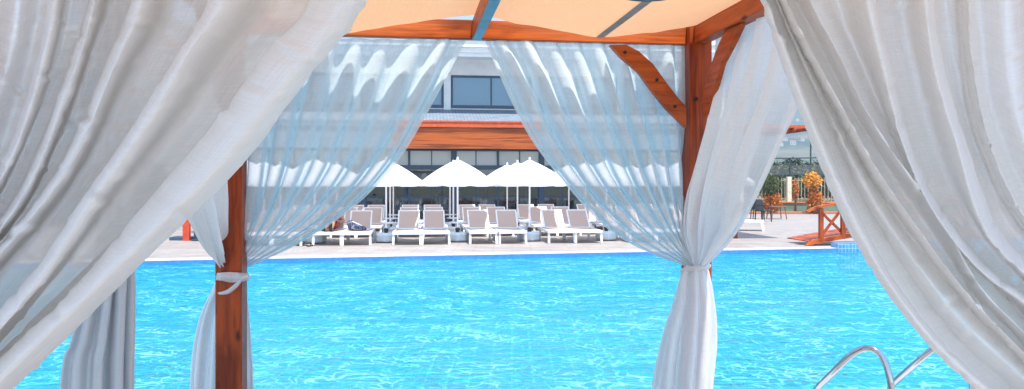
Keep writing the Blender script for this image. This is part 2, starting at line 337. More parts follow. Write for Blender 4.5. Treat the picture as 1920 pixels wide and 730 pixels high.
def empty(name, loc, rz=0, ori=None):
    o = bpy.data.objects.new(name, None); COL.objects.link(o); o.location = loc; o.rotation_euler = (0, 0, rz)
    o.empty_display_size = 0.2
    ORI[o.name] = Vector(ori) if ori is not None else Vector((0, 0, 0)); return o
def rthing(name, s, t, label, cat, group=None, z=0):
    """a thing in the frame of the terrace: parts are written in (s, t, z)"""
    return tag(empty(name, RW(s, t, z), RA, (s, t, z)), label, cat, group)
def wthing(name, loc, label, cat, group=None):
    return tag(empty(name, loc, 0, loc), label, cat, group)
def copy_tree(o, parent=None):
    c = o.copy(); COL.objects.link(c)
    if parent is not None: c.parent = parent
    for ch in [x for x in bpy.data.objects if x.parent == o]: copy_tree(ch, c)
    return c
def clone(o, loc, rz=None):
    c = copy_tree(o); c.location = loc
    if rz is not None: c.rotation_euler = (0, 0, rz)
    return c

# ---------------------------------------------------------------- ground, deck, pool
EA = Vector((-7.32, 14.86, 0)); EB = Vector((7.18, 17.64, 0)); ED = (EB-EA).normalized(); EN = Vector((-ED.y, ED.x, 0))
def edge(X, off=0, z=0):
    k = (X-EA.x)/ED.x; p = EA+ED*k+EN*off; return Vector((p.x, p.y, z))
DX0, DX1, DY0, DY1, NEAR = -42, 42, -12, 37.5, 4.72
deck = MB()
deck.quad(edge(-24), edge(14), (14, 30, 0), (-24, 30, 0))
deck.quad((-24, 30, 0), (14, 30, 0), (DX1, DY1, 0), (DX0, DY1, 0))
deck.quad((DX0, NEAR, 0), (-24, NEAR, 0), edge(-24), (-24, 30, 0), (DX0, DY1, 0))
deck.quad((14, NEAR, 0), (DX1, NEAR, 0), (DX1, DY1, 0), (14, 30, 0), edge(14))
dk = link('deck', deck, 'tile'); tag(dk, kind='structure')
nd = MB(); nd.quad((DX0, DY0, 0), (DX1, DY0, 0), (DX1, NEAR, 0), (DX0, NEAR, 0))
tag(link('near_deck', nd, brick('weathered_deck_boards', (0.41, 0.39, 0.37), (0.35, 0.33, 0.315), (0.10, 0.09, 0.08), 2.4, 0.14, 0.006)), kind='structure')
cp = MB()
a, b, c, d = edge(-24, 0, 0), edge(7.9, 0, 0), edge(7.9, 0.42, 0), edge(-24, 0.42, 0)
cp.prism([a+Vector((0, 0, 0.004)), b+Vector((0, 0, 0.004)), c+Vector((0, 0, 0.004)), d+Vector((0, 0, 0.004))], (0, 0, 0.006))
cp.box(-24, 14, NEAR-0.3, NEAR, 0.004, 0.012)
tag(link('pool_coping', cp, 'coping'), kind='structure')
WZ = -0.07
wm = MB(); wm.quad((-24, NEAR, WZ), (14, NEAR, WZ), edge(14, 0, WZ), edge(-24, 0, WZ))
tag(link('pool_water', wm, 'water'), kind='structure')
pf = MB(); pf.quad((-24, NEAR, -1.45), (14, NEAR, -1.45), edge(14, 0, -1.45), edge(-24, 0, -1.45))
tag(link('pool_floor', pf, 'mosaic'), kind='structure')
pw = MB(); pw.quad(edge(-24, 0, -0.001), edge(14, 0, -0.001), edge(14, 0, -1.45), edge(-24, 0, -1.45))
pw.quad((14, NEAR, -0.001), (14, NEAR, -1.45), edge(14, 0, -1.45), edge(14, 0, -0.001))
pw.quad((-24, NEAR, -0.001), (-24, NEAR, -1.45), edge(-24, 0, -1.45), edge(-24, 0, -0.001))
pw.quad((-24, NEAR, -0.001), (14, NEAR, -0.001), (14, NEAR, -1.45), (-24, NEAR, -1.45))
# brick texture needs wall coordinates, so the waterline wall is its own sheet
tag(link('pool_wall', pw, simple('pool_side_tiles', (0.006, 0.50, 0.57), 0.4, 0, 0.1, 3)), kind='structure')
ws = MB(); o_ = -0.004; ws.quad(edge(-24, o_, -0.002), edge(7.75, o_, -0.002), edge(7.75, o_, -0.10), edge(-24, o_, -0.10))
tag(link('waterline_tiles', ws, simple('waterline_tiles', (0.05, 0.20, 0.56), 0.3, 0, 0.1, 12)), kind='structure')

M['ground'] = simple('dry_ground', (0.16, 0.14, 0.07), 0.95, 0, 0.35, 0.05, darker=(0.05, 0.07, 0.03))
gd = MB(); X0, X1, Y0, Y1 = -5000, 5000, -600, 5200
for q in (((X0, DY1), (X1, DY1), (X1, Y1), (X0, Y1)), ((X0, Y0), (X1, Y0), (X1, DY0), (X0, DY0)), ((X0, DY0), (DX0, DY0), (DX0, DY1), (X0, DY1)), ((DX1, DY0), (X1, DY0), (X1, DY1), (DX1, DY1))):
    gd.quad(*[(x, y, -0.004) for x, y in q])
tag(link('ground', gd, 'ground'), kind='structure')

# mountain behind the site
def mount_mat():
    m, nt, o = newmat('wooded_slope')
    tc = N(nt, 'ShaderNodeTexCoord'); n1 = N(nt, 'ShaderNodeTexNoise', Scale=0.012, Detail=12.0, Roughness=0.65); L(nt, tc.outputs['Object'], n1.inputs['Vector'])
    c = ramp(nt, n1.outputs[0], [(0.40, (0.02, 0.045, 0.02)), (0.52, (0.06, 0.09, 0.035)), (0.60, (0.16, 0.15, 0.09)), (0.7, (0.25, 0.21, 0.15))])
    b = N(nt, 'ShaderNodeBsdfDiffuse'); L(nt, c, b.inputs[0]); L(nt, b.outputs[0], o.inputs[0]); return m
M['mount'] = mount_mat()
def hz(x, y):
    k = max(0.0, (y-350)/1650); k = min(k, 1.0); k = k*k*(3-2*k)*0.75+k*0.25
    h = 265*k*(0.88+0.30*noise.noise(Vector((x*0.0011, y*0.0008, 3)))+0.10*noise.noise(Vector((x*0.005, y*0.004, 5))))
    return max(-2, h)-0.5
mm = MB(); NX, NY = 110, 70
for j in range(NY+1):
    for i in range(NX+1):
        x = -2200+i*5200/NX; y = 300+j*2500/NY; mm.v.append(Vector((x, y, hz(x, y))))
for j in range(NY):
    for i in range(NX):
        a = j*(NX+1)+i; mm.f.append([a, a+1, a+NX+2, a+NX+1])
tag(link('mountain', mm, 'mount', smooth=True), kind='structure')

# ---------------------------------------------------------------- cloth machinery
def cr(p0, p1, p2, p3, t):
    return 0.5*((2*p1)+(p2-p0)*t+(2*p0-5*p1+4*p2-p3)*t*t+(3*p1-p0-3*p2+p3)*t*t*t)
def resample(pts, n):
    d = []
    for i in range(len(pts)-1):
        for k in range(14):
            d.append(cr(pts[max(i-1, 0)], pts[i], pts[i+1], pts[min(i+2, len(pts)-1)], k/14))
    d.append(pts[-1]); cum = [0]
    for i in range(1, len(d)): cum.append(cum[-1]+(d[i]-d[i-1]).length)
    out = []; j = 0
    for i in range(n):
        t = cum[-1]*i/(n-1)
        while j < len(cum)-2 and cum[j+1] < t: j += 1
        k = (t-cum[j])/max(1e-9, cum[j+1]-cum[j]); out.append(d[j].lerp(d[j+1], min(1, max(0, k))))
    return out
def sheet(guides, nu, nv, pleat=None, width_m=None, keys=None, relax=0):
    """guides: threads of 3D points top to bottom, spread across u. pleat(u, v, sv) -> (normal offset, across offset)"""
    G_ = [resample(g, nv) for g in guides]; K = len(G_)
    for _ in range(relax):
        for g in G_:
            h = [v.copy() for v in g]
            for q in range(1, nv-1): g[q] = h[q-1]*0.25+h[q]*0.5+h[q+1]*0.25
    keys = keys or [i/(K-1) for i in range(K)]
    base = []
    for i in range(nu):
        u = i/(nu-1); a = 0
        while a < K-2 and keys[a+1] < u: a += 1
        t = (u-keys[a])/(keys[a+1]-keys[a])
        row = []
        for j in range(nv):
            row.append(cr(G_[max(a-1, 0)][j], G_[a][j], G_[a+1][j], G_[min(a+2, K-1)][j], t))
        base.append(row)
    mb = MB(); mb.uv = []; mb.sm = True
    Wm = width_m or 2.5
    for i in range(nu):
        ln = 0
        for j in range(nv):
            p = base[i][j]
            if pleat:
                du = base[min(i+1, nu-1)][j]-base[max(i-1, 0)][j]; dv = base[i][min(j+1, nv-1)]-base[i][max(j-1, 0)]
                if du.length < 1e-9: du = Vector((1, 0, 0))
                n = du.cross(dv)
                if n.length < 1e-12: n = Vector((0, 1, 0))
                n.normalize(); dun = du.normalized()
                a_, b_ = pleat(i/(nu-1), j/(nv-1)); q = p+n*a_+dun*b_
            else: q = p
            mb.v.append(q)
            if j: ln += (base[i][j]-base[i][j-1]).length
            mb.uv.append((i/(nu-1)*Wm, ln))
    for i in range(nu-1):
        for j in range(nv-1):
            a = i*nv+j; mb.f.append([a, a+nv, a+nv+1, a+1])
    return mb
def nz(a, b, c=0): return noise.noise(Vector((a, b, c)))

# ---------------------------------------------------------------- pergola
PA = math.atan2(0.1345, 0.9909); PEX = Vector((cos(PA), sin(PA), 0)); PNY = Vector((-sin(PA), cos(PA), 0))
PO = Vector(((434-960)/F*3.9, 3.9, 0)); PWID = 2.536
def PWd(a, b, z=0): return PO+PEX*a+PNY*b+Vector((0, 0, z))
def far_pt(px, py, off=0.0):           # a point of the photograph on the far beam's plane (off > 0 beyond it)
    d = Vector(((px-960)/F, 1, -(py-HOR)/F)); o = PO+PNY*off; t = (o.dot(PNY))/d.dot(PNY)
    return Vector((0, 0, CAMH))+d*t
def near_pt(px, py, off=0.0): return far_pt(px, py, -2.5+off)
def side_pt(px, py, off=0.0):          # on the right side beam's plane
    o = PWd(PWID+off, 0); d = Vector(((px-960)/F, 1, -(py-HOR)/F)); t = o.dot(PEX)/d.dot(PEX)
    return Vector((0, 0, CAMH))+d*t
perg = tag(empty('pergola', PO, PA, (0, 0, 0)), 'stained timber pergola with beige canvas roof standing at the near pool edge', 'pergola')
HP = 0.066; ZB, ZT = 2.332, 2.438
for (a, b, lab) in ((0, 0, 1), (PWID, 0, 0), (0, -2.5, 0), (PWID, -2.5, 0)):
    m = MB(); m.box(a-HP, a+HP, b-HP, b+HP, 0, ZT+0.012); link('post', m, 'wood_z', perg, bevel=0.006)
def beam(x0, x1, y0, y1, z0, z1, mat): link('beam', MB().box(x0, x1, y0, y1, z0, z1), mat, perg, bevel=0.005)
for b in (0, -2.5): beam(HP+0.002, PWID-HP-0.002, b-0.024, b+0.024, ZB, ZT, 'wood_x')
for a in (0, PWID):
    beam(a-0.04, a+0.04, -2.5+HP+0.002, -HP-0.002, ZB, ZT, 'wood_y')
    beam(a-0.04, a+0.04, -3.3, -2.5-HP-0.002, ZB, ZT, 'wood_y')  # carries the unseen roof overhang added behind the near beam
MID = (far_pt(893, 80)-PO).dot(PEX)
link('joist', MB().box(MID-0.026, MID+0.026, -2.475, -0.026, ZB, ZT-0.01), 'wood_y', perg, bevel=0.003)
link('joist_reflection', MB().box(MID-0.024, MID+0.024, -2.475, -0.026, ZB-0.007, ZB-0.001), simple('pool_reflection_blue', (0.09, 0.20, 0.30), 0.35, 0.3), perg)  # added strip; the pool's blue reflection is put into its colour
def to_p(v): d = v-PO; return Vector((d.dot(PEX), d.dot(PNY), v.z))
out = [(1175,84),(1198,96),(1225,120),(1251,156),(1271,182),(1287,200),(1287,240),(1250,203),(1225,172),(1198,135),(1167,109),(1144,84)]
link('brace', MB().prism([to_p(far_pt(x, y, -0.085)) for x, y in out], (0, 0.045, 0)), 'wood_x', perg, bevel=0.004)
q = [to_p(far_pt(x, y, -0.085)) for x, y in out]
link('brace', MB().prism([Vector((PWID-v.x, v.y, v.z)) for v in q], (0, 0.045, 0)), 'wood_x', perg, bevel=0.004).hide_render = False
outs = [(1396,44),(1378,83),(1358,120),(1348,156),(1332,203),(1325,222),(1322,188),(1327,156),(1337,125),(1353,83),(1366,55)]
qs = [to_p(side_pt(x, y, 0.0)) for x, y in outs]
link('brace', MB().prism([Vector((PWID-0.018, v.y, v.z)) for v in qs], (0.03, 0, 0)), 'wood_y', perg, bevel=0.004)
link('brace', MB().prism([Vector((-0.022, v.y, v.z)) for v in qs], (0.045, 0, 0)), 'wood_y', perg, bevel=0.004)
# canvas roof: carried by posts and middle joist, sagging between
q1 = (far_pt(655, 70)-PO).dot(PEX); q3 = (far_pt(1112, 80)-PO).dot(PEX)
def can_z(a, b):
    kn = [(-0.15, ZT+0.012), (q1, ZB+0.006), (MID, ZT+0.014), (q3, ZB+0.004), (PWID+0.15, ZT+0.02)]
    for i in range(4):
        if a <= kn[i+1][0] or i == 3:
            k = (a-kn[i][0])/(kn[i+1][0]-kn[i][0]); up = kn[i+1][1] > kn[i][1]
            s = k**1.04 if up else 1-(1-k)**1.04
            return kn[i][1]*(1-s)+kn[i+1][1]*s+0.003*nz(a*2, b*2)
cm = MB(); cm.uv = []; cm.sm = True; NA, NB = 90, 60
def can_end(a):
    return -0.095-0.02*sin(a*7+1)-0.035*nz(a*9, 2)
for i in range(NA+1):
    a = -0.15+(PWID+0.3)*i/NA
    for j in range(NB+1):
        b = -3.2+(3.2+can_end(a))*j/NB; cm.v.append(Vector((a, b, can_z(a, b)))); cm.uv.append((a, b))  # unseen overhang past the near beam, added to shade the near curtains
for i in range(NA):
    for j in range(NB):
        k = i*(NB+1)+j; cm.f.append([k, k+NB+1, k+NB+2, k+1])
link('canopy', cm, 'canopy', perg)
for qa in (q1, q3):
    sm_ = MB(); pts = [(-3.2+3.05*k/30) for k in range(31)]
    for k in range(30):
        z0, z1 = can_z(qa, pts[k])-0.004, can_z(qa, pts[k+1])-0.004
        sm_.quad((qa-0.022, pts[k], z0), (qa+0.022, pts[k], z0), (qa+0.022, pts[k+1], z1), (qa-0.022, pts[k+1], z1))
    link('canopy_strap', sm_, 'strap', perg)

for x_, y_, z_ in ((PWID, -HP-0.004, 2.38), (0, -HP-0.004, 2.38), (PWID-0.03, -HP-0.004, 2.02), (PWID-0.03, -HP-0.004, 2.36)):
    bo = MB(); i0 = Vector((x_, y_, z_)); bo.tube([i0+Vector((0, 0.006, 0)), i0, i0-Vector((0, 0.006, 0))], [0.013, 0.013, 0.007], 10); link('bolt', bo, 'black', perg)
for x_, y_ in ((1232, 150), (1266, 200), (1172, 98)):
    i0 = to_p(far_pt(x_, y_, -0.088)); bo = MB(); bo.tube([i0+Vector((0, 0.004, 0)), i0, i0-Vector((0, 0.005, 0))], [0.010, 0.010, 0.005], 10); link('bolt', bo, 'black', perg)
# ceiling lamp hung from the canvas strap
lp = far_pt(1220, 0, -1.35); lc = to_p(lp); lc = Vector((q3, -1.30, 0)); lw = P(1222, -14, 2.7)
lamp = tag(empty('ceiling_lamp', lw, 0, lw), 'round chrome rimmed lamp hanging just below the canvas roof', 'lamp')
link('lamp_body', MB().lathe([(0.02, 0.07), (0.06, 0.06), (0.10, 0.03), (0.125, 0.012)], 28, lw), 'chrome', lamp, smooth=True)
link('lamp_rim', MB().lathe([(0.125, 0.014), (0.13, 0.006), (0.122, -0.004), (0.112, 0.0)], 28, lw), 'navy', lamp, smooth=True)
link('diffuser', MB().lathe([(0.11, 0.001), (0.08, -0.008), (0.02, -0.012)], 28, lw), 'white', lamp, smooth=True)

# ---------------------------------------------------------------- curtains
def curtain(name, mb, mat, label, group, origin):
    o = link(name, mb, mat, None, origin=origin); tag(o, label, 'curtain', group); return o
# near left curtain: ridge / valley threads read along the folds
def thr(pts, off, fn=near_pt, top=-400): return [fn(x, y, off) for x, y in pts]
LW = [
 (0.00, [(850,-400),(690,0),(575,150),(460,302),(300,458),(160,597),(20,732),(-140,880)]),
 (-0.05, [(815,-400),(660,0),(540,150),(420,302),(262,458),(120,600),(-15,730),(-145,870)]),
 (-0.03, [(750,-400),(586,0),(496,90),(452,172),(349,290),(215,452),(120,557),(14,660),(-152,825)]),
 (0.055, [(735,-400),(570,0),(480,90),(437,172),(333,292),(198,454),(104,558),(0,662),(-155,820)]),
 (0.045, [(660,-400),(505,0),(430,90),(375,172),(285,285),(165,440),(80,540),(-30,650),(-158,800)]),
 (-0.055, [(530,-400),(428,0),(370,78),(298,208),(247,281),(180,375),(115,475),(25,590),(-160,785)]),
 (-0.03, [(490,-400),(392,0),(344,78),(270,208),(217,281),(152,375),(88,475),(2,580),(-163,770)]),
 (0.06, [(450,-400),(368,0),(318,78),(246,208),(194,281),(134,375),(70,475),(-14,575),(-165,760)]),
 (0.045, [(400,-400),(320,0),(272,88),(215,205),(165,300),(105,390),(38,470),(-30,550),(-166,750)]),
 (-0.045, [(340,-400),(272,0),(232,88),(217,125),(157,270),(94,370),(22,458),(-50,540),(-168,740)]),
 (-0.02, [(315,-400),(250,0),(210,88),(195,125),(134,270),(72,370),(2,458),(-65,535),(-170,730)]),
 (0.05, [(295,-400),(232,0),(194,88),(180,125),(118,270),(56,370),(-12,456),(-75,530),(-172,720)]),
 (0.04, [(260,-400),(205,0),(180,75),(155,151),(98,290),(56,375),(-20,462),(-90,545),(-173,710)]),
 (-0.04, [(225,-400),(182,0),(165,62),(136,151),(82,297),(43,375),(-25,465),(-95,540),(-174,700)]),
 (-0.015, [(205,-400),(162,0),(146,62),(118,151),(62,297),(24,375),(-45,465),(-110,535),(-175,695)]),
 (0.045, [(190,-400),(146,0),(130,62),(102,151),(46,297),(10,375),(-60,465),(-120,530),(-175,690)]),
 (0.035, [(165,-400),(126,0),(112,70),(90,160),(36,300),(-10,385),(-70,460),(-130,520),(-176,685)]),
 (-0.04, [(140,-400),(106,0),(92,78),(72,161),(20,307),(-45,410),(-90,470),(-176,680)]),
 (-0.01, [(125,-400),(90,0),(76,78),(55,161),(4,307),(-60,410),(-105,465),(-177,670)]),
 (0.03, [(110,-400),(72,0),(58,78),(38,161),(-12,307),(-75,405),(-120,460),(-178,660)]),
 (0.0, [(60,-400),(35,0),(25,78),(5,161),(-45,290),(-100,400),(-140,460),(-180,650)]),
 (0.02, [(-20,-400),(-20,0),(-30,80),(-50,170),(-90,290),(-130,390),(-160,460),(-182,640)]),
 (-0.02, [(-120,-400),(-120,0),(-125,100),(-135,200),(-150,300),(-165,400),(-175,460),(-184,620)]),
]
def wrinkle(seed, amp=1.0, ncr=0):
    rc = random.Random(seed); CR = [(rc.random(), rc.uniform(0.25, 0.95), rc.uniform(.008, .028), rc.uniform(-.3, .3), rc.choice((-1, 1))*rc.uniform(.003, .007)) for _ in range(ncr)]
    def f(u, v):
        a = 0.0045*nz(u*26, v*7, seed)+0.0022*nz(u*60, v*30, seed+5)
        c = nz(u*22+9, v*60, seed+2); a += 0.0032*max(0, c-0.25)*3
        for (u0, v0, w0, k0, h0) in CR:
            du_ = u-u0
            if abs(du_) < 2.5*w0:
                dv_ = (v-v0-k0*du_)/0.0065
                if abs(dv_) < 3: a += h0*exp(-(du_/w0)**2)*(exp(-dv_*dv_)-0.5*exp(-(dv_-1.6)**2))
        return a*amp, 0.006*nz(u*9, v*5, seed+8)*amp
    return f
lw_keys = []
def front_curtain(name, mb, org, lab):
    t = curtain(name, mb, 'near_cloth', lab, 'white curtains on the pergola', org); return t
def tuck(T, scale, sgn, marks, first):
    out_ = []
    if first: out_ += [(0.035*scale, [(x+sgn*95, y) for x, y in T[0][1]]), (0.02*scale, [(x+sgn*50, y) for x, y in T[0][1]])]
    for i, (o, p) in enumerate(T):
        out_.append((o*scale, p))
        if i in marks:
            w = marks[i]
            o1 = T[i+1][0]*scale
            out_.append((o*scale*0.3+0.025, [(x-sgn*w*0.6, y) for x, y in p]))
            out_.append((0.5*o1+0.015, [(x-sgn*w, y) for x, y in p]))
            out_.append((o1-0.012, [(x-sgn*w*0.45, y) for x, y in p]))
    return out_
RWt = [
 (0.00, [(1280,-400),(1425,0),(1462,100),(1497,200),(1570,382),(1640,517),(1735,642),(1840,737),(2050,870)]),
 (-0.03, [(1295,-400),(1437,0),(1475,100),(1512,200),(1590,382),(1660,515),(1752,640),(1856,735),(2052,865)]),
 (0.045, [(1305,-400),(1447,0),(1492,110),(1530,200),(1612,385),(1690,520),(1785,645),(1885,738),(2053,860)]),
 (-0.012, [(1315,-400),(1455,0),(1503,110),(1552,212),(1636,378),(1720,500),(1822,625),(1925,715),(2054,855)]),
 (0.006, [(1325,-400),(1462,0),(1508,95),(1568,212),(1652,362),(1738,480),(1845,605),(1945,695),(2056,850)]),
 (-0.055, [(1340,-400),(1474,0),(1512,75),(1585,212),(1640,312),(1690,385),(1750,468),(1826,568),(1930,672),(2058,840)]),
 (0.012, [(1375,-400),(1497,0),(1536,75),(1600,205),(1656,300),(1708,378),(1763,455),(1834,560),(1932,655),(2060,825)]),
 (-0.045, [(1400,-400),(1516,0),(1558,68),(1613,190),(1668,278),(1725,358),(1774,425),(1840,545),(1934,637),(2062,810)]),
 (0.03, [(1430,-400),(1536,0),(1580,80),(1630,190),(1684,280),(1742,370),(1794,440),(1856,535),(1934,618),(2063,795)]),
 (0.055, [(1490,-400),(1572,0),(1612,100),(1650,200),(1702,300),(1760,400),(1815,470),(1870,535),(1936,600),(2064,780)]),
 (-0.045, [(1555,-400),(1622,0),(1650,115),(1685,250),(1735,375),(1795,463),(1862,532),(1938,582),(2066,760)]),
 (-0.01, [(1575,-400),(1640,0),(1668,115),(1702,250),(1752,375),(1812,458),(1874,520),(1940,568),(2067,745)]),
 (0.05, [(1600,-400),(1662,0),(1688,118),(1722,250),(1772,375),(1828,455),(1884,512),(1940,556),(2068,730)]),
 (0.04, [(1645,-400),(1698,0),(1716,110),(1748,230),(1790,350),(1840,440),(1890,500),(1942,544),(2068,715)]),
 (-0.05, [(1690,-400),(1733,0),(1745,104),(1772,208),(1794,271),(1822,380),(1856,455),(1900,500),(1944,532),(2069,700)]),
 (0.0, [(1715,-400),(1752,0),(1765,104),(1792,208),(1815,275),(1845,375),(1876,440),(1914,484),(1948,512),(2070,690)]),
 (0.045, [(1745,-400),(1775,0),(1788,100),(1812,208),(1838,290),(1868,378),(1902,435),(1935,470),(1960,496),(2071,675)]),
 (-0.012, [(1795,-400),(1815,0),(1824,130),(1838,220),(1870,310),(1905,385),(1935,430),(1970,470),(2072,650)]),
 (0.02, [(1825,-400),(1838,0),(1848,130),(1865,220),(1895,300),(1930,370),(1960,415),(1990,450),(2073,630)]),
 (-0.03, [(1890,-400),(1892,0),(1898,120),(1912,220),(1940,300),(1970,360),(2000,410),(2030,450),(2074,610)]),
 (0.03, [(1960,-400),(1960,0),(1965,120),(1975,220),(1990,300),(2010,360),(2030,410),(2045,450),(2076,590)]),
 (0.0, [(2050,-400),(2050,0),(2050,120),(2052,220),(2056,300),(2060,360),(2065,410),(2070,450),(2078,580)]),
]
mb = sheet([thr(p, o) for o, p in tuck(LW, 2.2, -1, {2: 55, 6: 52, 10: 42, 14: 36, 18: 28}, True)], 560, 260, wrinkle(1, 1.0, 90), 3.6, relax=110)
front_curtain('curtain', mb, near_pt(-150, 830), 'big white foreground curtain swept down to the left in diagonal folds')
mb = sheet([thr(p, o) for o, p in tuck(RWt, 1.35, 1, {5: 30, 7: 30, 11: 36, 15: 36, 17: 24}, True)], 560, 260, wrinkle(21, 1.0, 70), 3.6, relax=110)
front_curtain('curtain', mb, near_pt(2060, 850), 'big white foreground curtain swept down to the right in diagonal folds')

def pleats(n, amp, seed, tie=1.0, top=0.55, across=0.35, pinch=0.25, sgn=1):
    def f(u, v):
        un = u+0.018*nz(u*7, v*1.6, seed)+0.010*nz(u*3, v*3, seed+3)
        ph = 2*pi*n*un
        a = amp*(top+(1-top)*sin(pi*min(1, v*1.1)*0.9))*(1-(1-pinch)*max(0, (v-0.55)/0.45)**1.5 if v > 0.55 else 1)
        a *= 0.65+0.9*abs(nz(u*n*0.8, v*0.7, seed+7))+0.25
        edge = min(1, min(u, 1-u)*n*1.2+0.25)
        c = 0.5+0.5*cos(ph); k = int(math.floor(un*n+0.5)); w = 2.1*c**1.5*(0.7+0.5*abs(sin(k*2.3+seed)))-0.7+0.15*cos(2*ph+seed)
        return -sgn*a*w*edge+0.003*nz(u*18, v*9, seed), a*across*sin(ph)*c*(1.6)*edge
    return f
def W3(px, py, Y): return P(px, py, Y)
# far beam, right curtain
ZC = 0.02
go = [[(908,76,ZC),(985,245,ZC),(1060,347,ZC),(1130,422,ZC),(1200,467,.02),(1270,494,-.08),(1300,503,-.12)],
      [(1030,78,ZC),(1080,210,ZC),(1140,335,ZC),(1195,410,ZC),(1240,455,.0),(1280,486,-.09),(1302,500,-.12)],
      [(1160,80,ZC),(1185,200,ZC),(1218,320,ZC),(1248,400,ZC),(1270,445,.0),(1290,482,-.10),(1304,498,-.12)],
      [(1284,82,ZC),(1284,200,ZC),(1284,320,.06),(1284,400,.0),(1288,445,-.06),(1298,480,-.11),(1306,496,-.12)]]
mb = sheet([[far_pt(*p) for p in g] for g in go], 420, 120, pleats(9, 0.034, 3, across=0.3), 2.6)
curtain('curtain', mb, 'far_cloth', 'sheer curtain right of the middle opening, gathered to the right pool side post', 'white curtains on the pergola', far_pt(1300, 500))
# far beam, left curtain
go = [[(874,76,ZC),(800,215,ZC),(742,308,ZC),(662,390,ZC),(570,452,ZC),(480,495,.07),(440,508,.07)],
      [(740,74,ZC),(690,215,ZC),(640,320,ZC),(580,400,ZC),(520,450,ZC),(468,488,.07),(438,506,.07)],
      [(600,72,ZC),(570,200,ZC),(540,320,ZC),(508,405,ZC),(480,450,ZC),(455,485,.07),(436,504,.07)],
      [(455,70,ZC),(455,200,ZC),(452,320,ZC),(448,405,ZC),(444,450,ZC),(438,485,.07),(434,502,.07)]]
mb = sheet([[far_pt(*p) for p in g] for g in go], 420, 120, pleats(8, 0.034, 9, across=0.3, sgn=-1), 2.6)
curtain('curtain', mb, 'far_cloth', 'sheer curtain left of the middle opening, gathered to the left pool side post', 'white curtains on the pergola', far_pt(434, 505))
# right side curtain
gs = [[(1345,72,4.12),(1336,200,4.10),(1312,300,4.04),(1290,370,4.0),(1284,430,3.98),(1294,475,4.02),(1302,500,4.06)],
      [(1390,48,3.84),(1372,180,3.88),(1342,300,3.88),(1322,380,3.88),(1312,435,3.9),(1310,478,4.0),(1306,500,4.05)],
      [(1450,20,3.46),(1430,150,3.52),(1395,280,3.58),(1365,380,3.6),(1340,440,3.8),(1322,480,3.95),(1312,501,4.04)],
      [(1530,-20,3.12),(1508,170,3.18),(1470,268,3.26),(1422,372,3.4),(1375,448,3.7),(1335,490,3.92),(1318,504,4.02)]]
mb = sheet([[W3(*p) for p in g] for g in gs], 340, 120, pleats(5, 0.040, 14, across=0.5), 2.2)
curtain('curtain', mb, 'side_cloth', 'curtain on the right side beam, falling in front of the right pool side post', 'white curtains on the pergola', P(1310, 500, 4.0))
# right tail under the tie
gs = [[(1284,500,4.05),(1276,520,4.05),(1262,570,4.05),(1240,640,4.03),(1222,730,4.0),(1205,870,3.98)],
      [(1296,500,4.0),(1290,520,4.0),(1285,570,4.0),(1272,640,3.98),(1262,730,3.96),(1255,870,3.94)],
      [(1312,502,4.0),(1312,522,4.0),(1316,570,4.0),(1314,640,3.99),(1308,730,3.97),(1300,870,3.95)],
      [(1326,503,4.08),(1330,520,4.08),(1338,570,4.08),(1341,640,4.08),(1334,725,4.06),(1330,870,4.05)]]
mb = sheet([[W3(*p) for p in g] for g in gs], 220, 90, pleats(4, 0.028, 31, pinch=1.4, top=0.4), 1.5)
curtain('curtain_tail', mb, 'tail_cloth', 'gathered curtain end hanging below the knot on the right pool side post', 'gathered curtain ends', P(1290, 868, 4.0))
# left side curtain
gs = [[(150,-40,2.45),(250,170,2.75),(300,290,2.95),(352,405,3.2),(384,468,3.5),(412,500,3.85),(425,510,3.98)],
      [(250,0,2.9),(320,180,3.1),(352,300,3.25),(382,400,3.45),(402,462,3.65),(420,498,3.88),(430,508,3.99)],
      [(400,66,3.75),(402,180,3.8),(406,300,3.85),(412,400,3.88),(418,455,3.92),(426,490,3.96),(434,506,4.0)]]
mb = sheet([[W3(*p) for p in g] for g in gs], 260, 100, pleats(6, 0.028, 44), 2.0)
curtain('curtain', mb, 'side_cloth', 'curtain on the left side beam, seen just left of the left pool side post', 'white curtains on the pergola', P(420, 508, 3.95))
# left tail
gs = [[(415,512,4.02),(400,540,4.02),(376,592,4.0),(362,660,3.98),(357,730,3.97),(350,880,3.95)],
      [(425,512,4.0),(418,540,4.0),(402,592,4.0),(392,660,3.98),(388,730,3.97),(385,880,3.96)],
      [(445,512,4.03),(448,540,4.03),(450,592,4.03),(452,660,4.03),(454,730,4.03),(455,880,4.03)],
      [(455,512,4.03),(462,545,4.03),(468,592,4.03),(472,660,4.03),(476,730,4.03),(480,880,4.03)]]
mb = sheet([[W3(*p) for p in g] for g in gs], 200, 90, pleats(5, 0.018, 52, pinch=1.4, top=0.4), 1.5)
curtain('curtain_tail', mb, 'tail_cloth', 'gathered curtain end hanging behind the left pool side post below its bow', 'gathered curtain ends', P(430, 878, 4.0))
# hanging length by the left side
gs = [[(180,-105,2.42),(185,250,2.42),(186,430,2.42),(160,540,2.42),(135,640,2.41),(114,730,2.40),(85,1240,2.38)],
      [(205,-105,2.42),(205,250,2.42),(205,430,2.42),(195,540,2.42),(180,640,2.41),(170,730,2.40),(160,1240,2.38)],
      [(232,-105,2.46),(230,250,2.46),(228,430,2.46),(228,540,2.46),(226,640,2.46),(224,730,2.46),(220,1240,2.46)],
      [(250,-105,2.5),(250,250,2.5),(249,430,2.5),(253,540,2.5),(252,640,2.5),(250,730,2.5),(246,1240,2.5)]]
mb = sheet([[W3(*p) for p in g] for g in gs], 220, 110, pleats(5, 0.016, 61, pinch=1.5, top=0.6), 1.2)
curtain('curtain_tail', mb, 'shade_grey_cloth', 'gathered curtain coloured grey for shade, hanging low behind the left foreground curtain', 'gathered curtain ends', P(180, 1238, 2.42))

